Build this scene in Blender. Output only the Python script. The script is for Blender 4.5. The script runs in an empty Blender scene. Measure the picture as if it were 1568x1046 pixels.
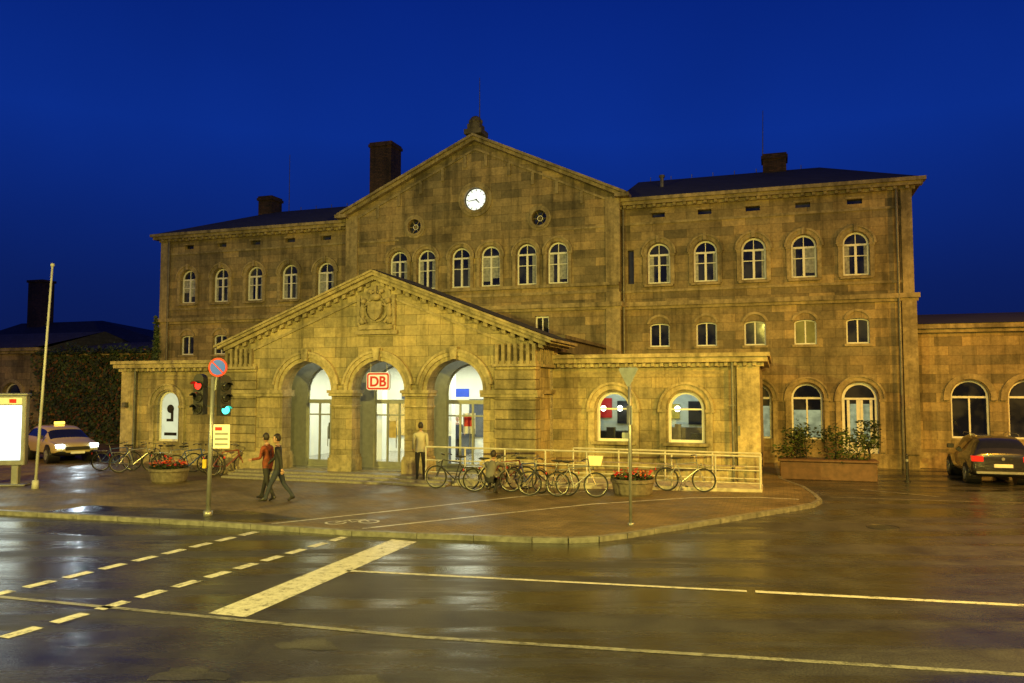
import bpy, bmesh, math, random
from mathutils import Vector, Matrix
from mathutils.geometry import tessellate_polygon
random.seed(7)
S=bpy.context.scene
COL=S.collection
pi=math.pi
# ------------------------------------------------------------------ materials
def newmat(name):
    m=bpy.data.materials.new(name); m.use_nodes=True
    nt=m.node_tree; nt.nodes.clear()
    out=nt.nodes.new('ShaderNodeOutputMaterial')
    return m,nt,out
def N(nt,t,**kw):
    n=nt.nodes.new(t)
    for k,v in kw.items(): setattr(n,k,v)
    return n
def ramp(nt,src,stops):
    r=N(nt,'ShaderNodeValToRGB')
    e=r.color_ramp.elements
    while len(e)<len(stops): e.new(0.5)
    for i,(p,c) in enumerate(stops):
        e[i].position=p; e[i].color=(c[0],c[1],c[2],1) if hasattr(c,'__len__') else (c,c,c,1)
    nt.links.new(src,r.inputs[0]); return r
def mult(nt,a,b,f):
    mx=N(nt,'ShaderNodeMix',data_type='RGBA',blend_type='MULTIPLY'); mx.inputs[0].default_value=f
    nt.links.new(a,mx.inputs[6]); nt.links.new(b,mx.inputs[7]); return mx.outputs[2]
def P(name,col,rough=0.6,metal=0.0,var=0.25,nscale=6.0,bump=0.0,coat=0.0,emis=None,es=0.0):
    m,nt,out=newmat(name)
    b=N(nt,'ShaderNodeBsdfPrincipled')
    tc=N(nt,'ShaderNodeTexCoord')
    no=N(nt,'ShaderNodeTexNoise'); no.inputs['Scale'].default_value=nscale; no.inputs['Detail'].default_value=5
    nt.links.new(tc.outputs['Object'],no.inputs['Vector'])
    r=ramp(nt,no.outputs['Fac'],[(0.3,[c*(1-var) for c in col]),(0.7,[min(1,c*(1+var)) for c in col])])
    nt.links.new(r.outputs[0],b.inputs['Base Color'])
    b.inputs['Roughness'].default_value=rough; b.inputs['Metallic'].default_value=metal
    b.inputs['Coat Weight'].default_value=coat
    if bump>0:
        bp=N(nt,'ShaderNodeBump'); bp.inputs['Strength'].default_value=bump; bp.inputs['Distance'].default_value=0.02
        nt.links.new(no.outputs['Fac'],bp.inputs['Height']); nt.links.new(bp.outputs[0],b.inputs['Normal'])
    if emis:
        b.inputs['Emission Color'].default_value=(*emis,1); b.inputs['Emission Strength'].default_value=es
    nt.links.new(b.outputs[0],out.inputs[0])
    return m
def wallvec(nt):
    tc=N(nt,'ShaderNodeTexCoord'); sp=N(nt,'ShaderNodeSeparateXYZ'); nt.links.new(tc.outputs['Object'],sp.inputs[0])
    ad=N(nt,'ShaderNodeMath',operation='ADD'); nt.links.new(sp.outputs[0],ad.inputs[0]); nt.links.new(sp.outputs[1],ad.inputs[1])
    cb=N(nt,'ShaderNodeCombineXYZ'); nt.links.new(ad.outputs[0],cb.inputs[0]); nt.links.new(sp.outputs[2],cb.inputs[1])
    return tc,cb,sp
def grime(nt,tc,color):
    n1=N(nt,'ShaderNodeTexNoise'); n1.inputs['Scale'].default_value=.5; n1.inputs['Detail'].default_value=8; n1.inputs['Roughness'].default_value=.65
    nt.links.new(tc.outputs['Object'],n1.inputs['Vector'])
    r1=ramp(nt,n1.outputs['Fac'],[(.34,(.34,.35,.35)),(.52,(.92,.92,.9)),(.70,(1.2,1.12,1.0))])
    c=mult(nt,color,r1.outputs[0],.9)
    n3=N(nt,'ShaderNodeTexNoise'); n3.inputs['Scale'].default_value=1.0; n3.inputs['Detail'].default_value=7; n3.inputs['Roughness'].default_value=.6
    mp=N(nt,'ShaderNodeMapping'); mp.inputs['Scale'].default_value=(3.2,3.2,.28); mp.inputs['Location'].default_value=(4,7,3); nt.links.new(tc.outputs['Object'],mp.inputs[0]); nt.links.new(mp.outputs[0],n3.inputs['Vector'])
    r3=ramp(nt,n3.outputs['Fac'],[(.35,(.38,.39,.38)),(.52,(1,1,1))])
    return mult(nt,c,r3.outputs[0],.7)
def stone(name,c1,c2,bw=0.95,rh=0.36,mortar=0.008,bump=0.5,contrast=1.0,gr=True):
    m,nt,out=newmat(name)
    b=N(nt,'ShaderNodeBsdfPrincipled'); tc,cb,sp=wallvec(nt)
    br=N(nt,'ShaderNodeTexBrick'); br.offset=0.5
    br.inputs['Scale'].default_value=1; br.inputs['Brick Width'].default_value=bw; br.inputs['Row Height'].default_value=rh
    br.inputs['Mortar Size'].default_value=mortar; br.inputs['Mortar Smooth'].default_value=0.3; br.inputs['Bias'].default_value=-0.1
    br.inputs['Color1'].default_value=(*c1,1); br.inputs['Color2'].default_value=(*c2,1)
    br.inputs['Mortar'].default_value=(c2[0]*.6,c2[1]*.58,c2[2]*.55,1)
    nt.links.new(cb.outputs[0],br.inputs['Vector'])
    col=br.outputs['Color']
    for i,(ox,oy,c_a,c_b,bias) in enumerate(((14,22,(1.2,1.12,1.0),(.58,.60,.63),.1),(31,46,(1.0,1.0,1.0),(.50,.53,.56),-.4))):
        br2=N(nt,'ShaderNodeTexBrick'); br2.offset=0.5
        for k,v in (('Scale',1),('Brick Width',bw),('Row Height',rh),('Mortar Size',0.0),('Bias',bias)): br2.inputs[k].default_value=v
        mp=N(nt,'ShaderNodeMapping'); mp.inputs['Location'].default_value=(bw*ox,rh*oy,0); nt.links.new(cb.outputs[0],mp.inputs[0]); nt.links.new(mp.outputs[0],br2.inputs['Vector'])
        br2.inputs['Color1'].default_value=(*c_a,1); br2.inputs['Color2'].default_value=(*c_b,1)
        col=mult(nt,col,br2.outputs['Color'],.9*contrast)
    if gr: col=grime(nt,tc,col)
    n2=N(nt,'ShaderNodeTexNoise'); n2.inputs['Scale'].default_value=9; n2.inputs['Detail'].default_value=8; n2.inputs['Roughness'].default_value=.7
    nt.links.new(tc.outputs['Object'],n2.inputs['Vector'])
    r2=ramp(nt,n2.outputs['Fac'],[(.3,.58),(.65,1.12)])
    col=mult(nt,col,r2.outputs[0],.8)
    nt.links.new(col,b.inputs['Base Color']); b.inputs['Roughness'].default_value=.85
    iv=N(nt,'ShaderNodeMath',operation='MULTIPLY_ADD'); iv.inputs[1].default_value=-1.0
    nt.links.new(br.outputs['Fac'],iv.inputs[0]); 
    sc=N(nt,'ShaderNodeMath',operation='MULTIPLY'); sc.inputs[1].default_value=.8; nt.links.new(n2.outputs['Fac'],sc.inputs[0]); nt.links.new(sc.outputs[0],iv.inputs[2])
    bp=N(nt,'ShaderNodeBump'); bp.inputs['Strength'].default_value=bump; bp.inputs['Distance'].default_value=.03
    nt.links.new(iv.outputs[0],bp.inputs['Height']); nt.links.new(bp.outputs[0],b.inputs['Normal'])
    nt.links.new(b.outputs[0],out.inputs[0]); return m
def trimmat(name,col,mul=1.0):
    m,nt,out=newmat(name); b=N(nt,'ShaderNodeBsdfPrincipled'); tc=N(nt,'ShaderNodeTexCoord')
    n2=N(nt,'ShaderNodeTexNoise'); n2.inputs['Scale'].default_value=5; n2.inputs['Detail'].default_value=8; n2.inputs['Roughness'].default_value=.7
    nt.links.new(tc.outputs['Object'],n2.inputs['Vector'])
    r2=ramp(nt,n2.outputs['Fac'],[(.3,[c*.5*mul for c in col]),(.65,[c*1.15*mul for c in col])])
    c=grime(nt,tc,r2.outputs[0]); nt.links.new(c,b.inputs['Base Color']); b.inputs['Roughness'].default_value=.85
    bp=N(nt,'ShaderNodeBump'); bp.inputs['Strength'].default_value=.4; bp.inputs['Distance'].default_value=.02
    nt.links.new(n2.outputs['Fac'],bp.inputs['Height']); nt.links.new(bp.outputs[0],b.inputs['Normal'])
    nt.links.new(b.outputs[0],out.inputs[0]); return m
M={}
M['stone']=stone('sandstone_wall',(.42,.345,.205),(.30,.245,.15),mortar=.006)
M['stone_low']=stone('sandstone_lower',(.50,.42,.24),(.39,.325,.185),bw=.85,rh=.34,contrast=.65)
M['stone_rust']=stone('sandstone_rusticated',(.44,.37,.22),(.33,.28,.165),bw=.8,rh=.30,mortar=.0,bump=1.0,contrast=.6)
M['trim']=trimmat('sandstone_trim',(.37,.31,.19))
M['trim_lt']=trimmat('sandstone_trim_light',(.50,.42,.25))
M['trim_dk']=trimmat('sandstone_trim_dark',(.16,.14,.10))
M['slate']=stone('slate_roof',(.045,.048,.055),(.03,.032,.038),bw=.3,rh=.22,mortar=.01,bump=.4,gr=False,contrast=.5)
M['brickchim']=stone('chimney_brick',(.12,.065,.042),(.075,.045,.033),bw=.25,rh=.08,mortar=.008)
M['white']=P('white_paint',(.78,.77,.72),.45,var=.06)
M['doorframe']=P('door_frame_grey',(.30,.31,.29),.4,metal=.3,var=.1)
M['winframe']=P('window_frame_paint',(.68,.70,.74),.45,var=.12)
M['grey']=P('grey_metal',(.3,.31,.32),.4,metal=.6,var=.12)
M['iron']=P('cast_iron',(.035,.035,.035),.45,metal=.3,var=.3,nscale=12)
M['galv']=P('galvanised_steel',(.30,.31,.31),.4,metal=.6,var=.15)
M['rim']=P('bike_rim_metal',(.24,.24,.23),.35,metal=.7,var=.2)
M['black']=P('black_plastic',(.015,.015,.017),.4,var=.2)
M['rubber']=P('rubber',(.02,.02,.02),.75,var=.2)
M['lead']=P('lead_pipe',(.14,.14,.13),.5,metal=.5,var=.25)
M['red']=P('red_paint',(.55,.015,.012),.4,var=.06)
M['blue']=P('blue_paint',(.01,.05,.4),.4,var=.06)
M['granite']=P('granite_step',(.22,.205,.17),.5,var=.3,nscale=14,bump=.25)
M['kerb']=P('kerb_granite',(.15,.15,.145),.4,var=.4,nscale=7,bump=.3)
def glass_dark():
    m,nt,out=newmat('window_glass_dark'); b=N(nt,'ShaderNodeBsdfPrincipled')
    tc=N(nt,'ShaderNodeTexCoord'); n=N(nt,'ShaderNodeTexNoise'); n.inputs['Scale'].default_value=1.3; nt.links.new(tc.outputs['Object'],n.inputs['Vector'])
    r=ramp(nt,n.outputs['Fac'],[(.4,(.008,.010,.016)),(.62,(.04,.045,.055))]); nt.links.new(r.outputs[0],b.inputs['Base Color'])
    b.inputs['Roughness'].default_value=.06; b.inputs['Specular IOR Level'].default_value=.9
    bp=N(nt,'ShaderNodeBump'); bp.inputs['Strength'].default_value=.12; bp.inputs['Distance'].default_value=.02; nt.links.new(n.outputs['Fac'],bp.inputs['Height']); nt.links.new(bp.outputs[0],b.inputs['Normal'])
    nt.links.new(b.outputs[0],out.inputs[0]); return m
M['glassd']=glass_dark()
M['curtain']=P('net_curtain',(.26,.28,.32),.8,var=.4,nscale=9)
def glass_clear():
    m,nt,out=newmat('clear_glass'); t=N(nt,'ShaderNodeBsdfTransparent'); g=N(nt,'ShaderNodeBsdfGlossy'); g.inputs['Roughness'].default_value=.03
    fr=N(nt,'ShaderNodeFresnel'); fr.inputs[0].default_value=1.5
    mx=N(nt,'ShaderNodeMixShader'); nt.links.new(fr.outputs[0],mx.inputs[0]); nt.links.new(t.outputs[0],mx.inputs[1]); nt.links.new(g.outputs[0],mx.inputs[2])
    nt.links.new(mx.outputs[0],out.inputs[0]); return m
M['glassc']=glass_clear()
def emit(name,col,s,var=0.0,scale=2.0,col2=None):
    m,nt,out=newmat(name); e=N(nt,'ShaderNodeEmission'); e.inputs[1].default_value=s
    if var>0 or col2:
        tc=N(nt,'ShaderNodeTexCoord'); n=N(nt,'ShaderNodeTexNoise'); n.inputs['Scale'].default_value=scale; n.inputs['Detail'].default_value=4
        nt.links.new(tc.outputs['Object'],n.inputs['Vector'])
        c2=col2 or [c*(1-var) for c in col]
        r=ramp(nt,n.outputs['Fac'],[(.38,c2),(.6,col)]); nt.links.new(r.outputs[0],e.inputs[0])
    else: e.inputs[0].default_value=(*col,1)
    nt.links.new(e.outputs[0],out.inputs[0]); return m
M['clock']=emit('clock_dial_lit',(.95,1,.80),1.3)
M['roomlamp']=emit('ceiling_lamp_glow',(.95,1,.8),7)
M['blindw']=emit('lit_blind',(.68,.74,.38),.55,.45,3)
M['blindy']=emit('lit_blind_amber',(.6,.42,.05),.5,.35,2)
M['poster_lit']=emit('lit_poster',(.9,.92,.55),.85,.15,2)
M['redlamp']=emit('red_lamp_glow',(1,.02,.01),5)
M['greenlamp']=emit('green_lamp_glow',(.05,1,.6),5)
M['headlamp']=emit('headlamp_glow',(.75,.95,1),14)
M['taillamp']=P('tail_lamp_glass',(.5,.01,.008),.15,var=.1,emis=(1,.03,.01),es=.6)
M['adlight']=emit('advert_lightbox_glow',(.86,1,.92),2.6,.12,1)
M['taxisign']=emit('taxi_sign_glow',(1,.6,.08),3)

# ------------------------------------------------------------------ mesh builder
class MB:
    def __init__(s): s.v=[];s.f=[];s.m=[]
    def add(s,vs,fs,m=0):
        o=len(s.v); s.v+= [tuple(v) for v in vs]
        for f in fs: s.f.append([i+o for i in f]); s.m.append(m)
    def box(s,x0,x1,y0,y1,z0,z1,m=0):
        s.add([(x0,y0,z0),(x1,y0,z0),(x1,y1,z0),(x0,y1,z0),(x0,y0,z1),(x1,y0,z1),(x1,y1,z1),(x0,y1,z1)],
              [(0,3,2,1),(4,5,6,7),(0,1,5,4),(1,2,6,5),(2,3,7,6),(3,0,4,7)],m)
    def cyl(s,p0,p1,r0,r1=None,n=10,m=0,cap=True):
        if r1 is None: r1=r0
        p0=Vector(p0);p1=Vector(p1);d=(p1-p0)
        if d.length<1e-6: return
        d.normalize(); a=Vector((0,0,1)) if abs(d.z)<.9 else Vector((1,0,0))
        u=d.cross(a).normalized(); w=d.cross(u)
        vs=[]
        for p,r in((p0,r0),(p1,r1)):
            for i in range(n):
                t=2*pi*i/n; vs.append(p+u*math.cos(t)*r+w*math.sin(t)*r)
        fs=[(i,(i+1)%n,n+(i+1)%n,n+i) for i in range(n)]
        if cap: fs+= [tuple(range(n))[::-1],tuple(range(n,2*n))]
        s.add(vs,fs,m)
    def tube(s,pts,r,n=6,m=0):
        for a,b in zip(pts[:-1],pts[1:]): s.cyl(a,b,r,r,n,m)
    def torus(s,c,R,r,ax='y',n=28,k=6,m=0,sx=1):
        vs=[]
        for i in range(n):
            a=2*pi*i/n
            for j in range(k):
                b=2*pi*j/k; rr=R+r*math.cos(b); q=(rr*math.cos(a),r*math.sin(b)*sx,rr*math.sin(a))
                if ax=='z': q=(q[0],q[2],q[1])
                if ax=='x': q=(q[1],q[0],q[2])
                vs.append((c[0]+q[0],c[1]+q[1],c[2]+q[2]))
        fs=[(i*k+j,((i+1)%n)*k+j,((i+1)%n)*k+(j+1)%k,i*k+(j+1)%k) for i in range(n) for j in range(k)]
        s.add(vs,fs,m)
    def sphere(s,c,rx,ry=None,rz=None,n=12,k=8,m=0,cut=None):
        ry=ry or rx; rz=rz or rx
        vs=[];fs=[]
        for i in range(k+1):
            a=pi*i/k-pi/2
            for j in range(n):
                b=2*pi*j/n; vs.append((c[0]+rx*math.cos(a)*math.cos(b),c[1]+ry*math.cos(a)*math.sin(b),c[2]+rz*math.sin(a)))
        for i in range(k):
            for j in range(n):
                f=(i*n+j,i*n+(j+1)%n,(i+1)*n+(j+1)%n,(i+1)*n+j)
                if cut:
                    cc=sum((Vector(vs[q]) for q in f),Vector())/4
                    if cut(cc): continue
                fs.append(f)
        s.add(vs,fs,m)
    def poly(s,loops,t,m=0):
        L=[[Vector((a,b,0)) for a,b in l] for l in loops]
        tr=tessellate_polygon(L); fl=[p for l in loops for p in l]
        s.add([(a,t,b) for a,b in fl],[tuple(x) for x in tr],m)
    def prism(s,loop,t0,t1,m=0,holes=()):
        s.poly([loop]+list(holes),t0,m); s.poly([loop]+list(holes),t1,m)
        for l in [loop]+list(holes): s.band(l,t0,t1,m)
    def band(s,l,t0,t1,m=0):
        n=len(l); vs=[(a,t0,b) for a,b in l]+[(a,t1,b) for a,b in l]
        s.add(vs,[(i,(i+1)%n,n+(i+1)%n,n+i) for i in range(n)],m)
    def ring(s,sc,zc,ri,ro,t0,t1,a0=0,a1=pi,n=16,m=0):
        vs=[];fs=[]
        for i in range(n+1):
            a=a0+(a1-a0)*i/n; c=math.cos(a); d=math.sin(a)
            for r,t in((ri,t1),(ri,t0),(ro,t0),(ro,t1)): vs.append((sc+r*c,t,zc+r*d))
        for i in range(n):
            for j in range(3): fs.append((i*4+j,i*4+j+1,i*4+4+j+1,i*4+4+j))
        fs+= [(0,1,2,3),(n*4+3,n*4+2,n*4+1,n*4)]
        s.add(vs,fs,m)
    def obj(s,name,mats,parent=None,smooth=False,recalc=True,bevel=0,loc=None,rot=None,sub=0):
        me=bpy.data.meshes.new(name); me.from_pydata(s.v,[],s.f)
        if not isinstance(mats,(list,tuple)): mats=[mats]
        for q in mats: me.materials.append(q)
        me.polygons.foreach_set('material_index',s.m)
        if recalc:
            bm=bmesh.new(); bm.from_mesh(me); bmesh.ops.recalc_face_normals(bm,faces=bm.faces); bm.to_mesh(me); bm.free()
        if smooth: me.polygons.foreach_set('use_smooth',[True]*len(me.polygons))
        me.update()
        o=bpy.data.objects.new(name,me); COL.objects.link(o)
        if parent: o.parent=parent
        if loc: o.location=loc
        if rot is not None: o.rotation_euler=(0,0,rot)
        if bevel: 
            md=o.modifiers.new('b','BEVEL'); md.width=bevel; md.segments=1; md.limit_method='ANGLE'
        if sub:
            md=o.modifiers.new('s','SUBSURF'); md.levels=sub; md.render_levels=sub
        return o
def root(name,loc=(0,0,0),rot=0):
    e=bpy.data.objects.new(name,None); COL.objects.link(e); e.location=loc; e.rotation_euler=(0,0,rot); e.empty_display_size=.3; return e
TH=-math.radians(18.42); CX,CY=-4.71,26.27
ES=Vector((math.cos(TH),math.sin(TH),0)); ET=Vector((-math.sin(TH),math.cos(TH),0))
def W(s,t,z=0): 
    p=Vector((CX,CY,0))+ES*s+ET*t; return (p.x,p.y,z)
def arch(sc,z0,zt,w,rise=None,n=12):
    h=w/2; rise=h if rise is None else rise
    l=[(sc-h,z0),(sc+h,z0)]
    for i in range(n+1):
        a=pi*i/n; l.append((sc+h*math.cos(a),zt-rise+rise*math.sin(a)))
    return l
def circ(sc,zc,r,n=24): return [(sc+r*math.cos(2*pi*i/n),zc+r*math.sin(2*pi*i/n)) for i in range(n)]
def wall(mb,outer,holes,t,depth,m=0,mr=None):
    mb.poly([outer]+holes,t,m)
    for h in holes: mb.band(h,t,t+depth,m if mr is None else mr)
def window(fr,gl,sc,z0,zt,w,rise,t,f=.07,style='up',gm=0):
    a=arch(sc,z0,zt,w,rise); rr=(w/2 if rise is None else rise)
    b=arch(sc,z0+f,zt-f,w-2*f,max(.01,rr-f))
    n=len(a); vs=[(x,t,z) for x,z in a]+[(x,t,z) for x,z in b]+[(x,t+.05,z) for x,z in b]
    fr.add(vs,[(i,(i+1)%n,n+(i+1)%n,n+i) for i in range(n)]+[(n+i,n+(i+1)%n,2*n+(i+1)%n,2*n+i) for i in range(n)])
    gl.add([(x,t+.045,z) for x,z in b],[tuple(range(n))],gm)
    zs=zt-rr
    if style=='up':
        fr.box(sc-.045,sc+.045,t-.01,t+.04,z0+f,zs-.06)
        fr.box(sc-w/2+f,sc+w/2-f,t-.012,t+.038,zs-.06,zs+.02)
        fr.box(sc-.015,sc+.015,t-.004,t+.036,zs+.02,zt-f)
        for q in(-1,1):
            x0=sc+q*.045; x1=sc+q*(w/2-f); z1=z0+(zs-z0)*.62
            fr.box(min(x0,x1),max(x0,x1),t-.004,t+.036,z1,z1+.035)
            if random.random()<.7:
                wd_=abs(x1-x0)*random.choice((.3,.5,.5,1.0)); xa=x1-q*wd_
                za=z0+f if wd_<abs(x1-x0)*.9 else z0+f+random.uniform(.1,.6)
                gl.add([(min(x1,xa),t+.043,za),(max(x1,xa),t+.043,za),(max(x1,xa),t+.043,zs-.06),(min(x1,xa),t+.043,zs-.06)],[(0,1,2,3)],1)
    elif style=='mez':
        fr.box(sc-.025,sc+.025,t-.004,t+.036,z0+f,zt-f)
    elif style=='low':
        fr.box(sc-w/2+f,sc+w/2-f,t-.012,t+.038,zs-.04,zs+.04)
        fr.box(sc-.03,sc+.03,t-.004,t+.036,z0+f,zs-.04)

# ================================================================== STATION
st=root('railway_station',(CX,CY,0),TH)
UPR=[8.1+1.92*i for i in range(5)]; UPL=[-8.0-2.03*i for i in range(5)]
TW=10.2; TC=9.7; WH=17.8
w=MB(); fr=MB(); gl=MB(); tr=MB(); td=MB()
def wingwall(sa,sb,ups,right):
    holes=[]
    for s_ in ups:
        holes.append(arch(s_,7.48,9.2,.96)); holes.append([(s_-.28,10.3),(s_+.28,10.3),(s_+.28,10.5),(s_-.28,10.5)])
        holes.append(arch(s_,4.8,5.8,.84,.14,6))
        if right and s_>=15: holes.append(arch(s_,.2,3.3,1.3))
        else: holes.append(arch(s_,1.05,3.25,1.16))
    if right: holes.append([(6.78,7.5),(7.05,7.5),(7.05,8.95),(6.78,8.95)])
    wall(w,[(sa,0),(sb,0),(sb,10.8),(sa,10.8)],holes,TW,.28)
    for s_ in ups:
        window(fr,gl,s_,7.48,9.2,.96,None,TW+.16)
        gl.add([(s_-.28,TW+.2,10.3),(s_+.28,TW+.2,10.3),(s_+.28,TW+.2,10.5),(s_-.28,TW+.2,10.5)],[(0,1,2,3)],0)
        gm=2 if (right and abs(s_-13.86)<.1) else 0
        window(fr,gl,s_,4.8,5.8,.84,.14,TW+.16,style='mez',gm=gm,f=.06)
        tr.ring(s_,8.72,.50,.66,TW-.07,TW+.02); tr.ring(s_,8.72,.66,.74,TW-.12,TW+.02)
        for q in(-1,1):
            tr.box(s_+q*.58-.08,s_+q*.58+.08,TW-.07,TW+.02,7.42,8.64); tr.box(s_+q*.58-.11,s_+q*.58+.11,TW-.10,TW+.02,8.64,8.72)
        tr.box(s_-.07,s_+.07,TW-.16,TW+.02,9.2,9.5)
        tr.box(s_-.6,s_+.6,TW-.14,TW+.02,7.34,7.42)
        tr.box(s_-.36,s_+.36,TW-.03,TW+.02,10.52,10.58); 
        tr.box(s_-.5,s_+.5,TW-.06,TW+.02,4.70,4.795)
        tr.ring(s_,5.62,.44,.54,TW-.05,TW+.02,.3,pi-.3,8)
        r=.58 if not(right and s_>=15) else .65
        zc=3.25-.58 if r==.58 else 3.3-.65
        tr.ring(s_,zc,r+.05,r+.2,TW-.08,TW+.02); tr.ring(s_,zc,r+.2,r+.27,TW-.13,TW+.02)
        for q in(-1,1):
            tr.box(s_+q*(r+.14)-.09,s_+q*(r+.14)+.09,TW-.08,TW+.02,.6,zc-.1); tr.box(s_+q*(r+.15)-.13,s_+q*(r+.15)+.13,TW-.12,TW+.02,zc-.1,zc)
wingwall(6.5,WH,UPR,True); wingwall(-WH,-6.5,UPL,False)
fr2=MB(); blind=MB()
for s_ in UPR[2:4]: 
    window(fr,gl,s_,1.05,3.25,1.16,None,TW+.16,style='low')
    zt_=2.35 if s_<13 else 2.2
    for xa,xb in((-.5,-.035),(.035,.5)): blind.add([(s_+xa,TW+.185,1.13),(s_+xb,TW+.185,1.13),(s_+xb,TW+.185,zt_),(s_+xa,TW+.185,zt_)],[(0,1,2,3)],0)
for s_ in UPR[:2]+UPL: window(fr,gl,s_,1.05,3.25,1.16,None,TW+.16,style='low')
s_=UPR[4]; window(fr,gl,s_,.2,3.3,1.3,None,TW+.16,style='low',f=.11)
fr.box(s_-.54,s_+.54,TW+.12,TW+.17,.31,.95)
for xa,xb in((-.46,-.36),(.36,.46),(-.12,-.03),(.03,.12)): fr.box(s_+xa,s_+xb,TW+.12,TW+.17,.95,2.6)
for xa,xb in((-.36,-.12),(.12,.36)): blind.add([(s_+xa,TW+.185,1.0),(s_+xb,TW+.185,1.0),(s_+xb,TW+.185,2.45),(s_+xa,TW+.185,2.45)],[(0,1,2,3)],0)
gl.add([(6.78,TW+.2,7.5),(7.05,TW+.2,7.5),(7.05,TW+.2,8.95),(6.78,TW+.2,8.95)],[(0,1,2,3)],0)
for q in(-1,1):
    w.add([(q*WH,TW,0),(q*WH,21,0),(q*WH,21,10.8),(q*WH,TW,10.8)],[(0,1,2,3)])
w.add([(-WH,21,0),(WH,21,0),(WH,21,10.8),(-WH,21,10.8)],[(0,1,2,3)])
for (a,b,q) in((6.5,WH,1),(-WH,-6.5,-1)):
    e0=a-(.0 if q>0 else .12); e1=b+(.12 if q>0 else 0)
    tr.box(e0,e1,TW-.10,TW+.02,6.40,6.52); tr.box(e0-(.06 if q<0 else 0),e1+(.06 if q>0 else 0),TW-.2,TW+.02,6.52,6.70)
    tr.box(a,b,TW-.05,TW+.02,7.12,7.22)
    tr.box(a,b,TW-.05,TW+.02,10.02,10.12)
    td.box(a,b,TW-.06,TW+.02,.0,.55)
    td.box(e0,e1,TW-.14,TW+.02,10.72,10.84)
    td.box(e0-(.25 if q<0 else 0),e1+(.25 if q>0 else 0),TW-.34,TW+.02,10.84,10.98); td.box(e0-(.35 if q<0 else 0),e1+(.35 if q>0 else 0),TW-.46,TW+.02,10.98,11.12)
    x=a+.15
    while x<b-.1:
        td.box(x,x+.12,TW-.28,TW-.14,10.73,10.838); x+=.42
    xe=(b-.45,b+.06) if q>0 else (a-.06,a+.45)
    tr.box(xe[0],xe[1],TW-.11,TW+.02,.55,6.40); tr.box(xe[0]+(.0 if q<0 else .06),xe[1]-(.06 if q>0 else 0),TW-.09,TW+.02,6.70,10.72)
for q in(-1,1):
    td.box(*(sorted((q*WH,q*(WH+.35)))),TW,21.3,10.90,11.12)
    tr.box(*(sorted((q*WH,q*(WH+.15)))),TW,21,6.45,6.70)
ga=14.25; ge=11.25
outer=[(-6.5,0),(6.5,0),(6.5,ge),(0,ga),(-6.5,ge)]
cw=[-3.82,-2.4,-.71,.71,2.4,3.82]
holes=[arch(s_,7.6,9.42,.92) for s_ in cw]+[circ(0,11.58,.52)]+[circ(q*3.0,10.52,.34,16) for q in(-1,1)]
for s_ in(-3.1,3.1): holes.append([(s_-.32,5.2),(s_+.32,5.2),(s_+.32,6.2),(s_-.32,6.2)])
wall(w,outer,holes,TC,.26)
for q in(-1,1): w.add([(q*6.5,TC,0),(q*6.5,22,0),(q*6.5,22,ge),(q*6.5,TC,ge)],[(0,1,2,3)])
for s_ in cw:
    window(fr,gl,s_,7.6,9.42,.92,None,TC+.15)
    tr.ring(s_,8.96,.48,.60,TC-.07,TC+.02); tr.ring(s_,8.96,.60,.685,TC-.12,TC+.02)
    for q in(-1,1): 
        tr.box(s_+q*.555-.07,s_+q*.555+.07,TC-.08,TC+.02,7.55,8.88); tr.box(s_+q*.565-.11,s_+q*.565+.11,TC-.11-.003*(s_*q>0),TC+.02,8.88,8.96)
for s_ in(-3.1,3.1): window(fr,gl,s_,5.2,6.2,.64,.02,TC+.15,style='mez')
tr.box(-6.5,6.5,TC-.12,TC+.02,7.42,7.55); tr.box(-6.5,6.5,TC-.05,TC+.02,7.12,7.24)
tr.box(-6.6,6.6,TC-.10,TC+.02,6.40,6.52); tr.box(-6.66,6.66,TC-.2,TC+.02,6.52,6.70)
for q in(-1,1):
    a,b=sorted((q*5.95,q*6.56)); tr.box(a,b,TC-.1,TC+.02,0,6.40); tr.box(a,b,TC-.09,TC+.02,7.55,11.2); tr.box(a,b,TC-.09,TC+.02,6.7,7.12)
    tr.ring(q*3,10.52,.34,.44,TC-.09,TC+.02,0,2*pi,20); tr.ring(q*3,10.52,.44,.54,TC-.05,TC+.02,0,2*pi,20)
    gl.add([(q*3+.34*math.cos(2*pi*i/16),TC+.18,10.52+.34*math.sin(2*pi*i/16)) for i in range(16)],[tuple(range(16))],0)
    for k in range(3):
        a=pi*k/3; tr.cyl((q*3-.33*math.cos(a),TC+.12,10.52-.33*math.sin(a)),(q*3+.33*math.cos(a),TC+.12,10.52+.33*math.sin(a)),.018,n=5)
    fr.ring(q*3,10.52,.10,.13,TC+.1,TC+.14,0,2*pi,12)
tr.ring(0,11.58,.52,.66,TC-.12,TC+.02,0,2*pi,32); tr.ring(0,11.58,.66,.80,TC-.07,TC+.02,0,2*pi,32)
tr.box(-6,-3.8,TC-.04,TC+.02,9.9,9.98); tr.box(3.8,6,TC-.04,TC+.02,9.9,9.98)
sl=(ga-ge)/6.5
def rake(mb,hs,off,th,t0,t1,ga,sl,sc=0,m=0):
    for q in(-1,1):
        l=[(sc,ga+off),(sc+q*hs,ga+off-sl*hs),(sc+q*hs,ga+off+th-sl*hs),(sc,ga+off+th)]
        mb.prism(l,t0,t1,m)
rake(td,6.75,-.02,.16,TC-.28,22.0,ga,sl); rake(td,6.9,.14,.12,TC-.42,22.0,ga,sl)
rake(tr,6.5,-.42,.10,TC-.06,TC+.02,ga,sl)
x=.5
while x<6.2:
    for q in(-1,1):
        zt=ga-.42-sl*x; tr.box(q*x-.07,q*x+.07,TC-.058,TC+.02,zt-.55,zt-.0)
    x+=1.1
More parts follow.
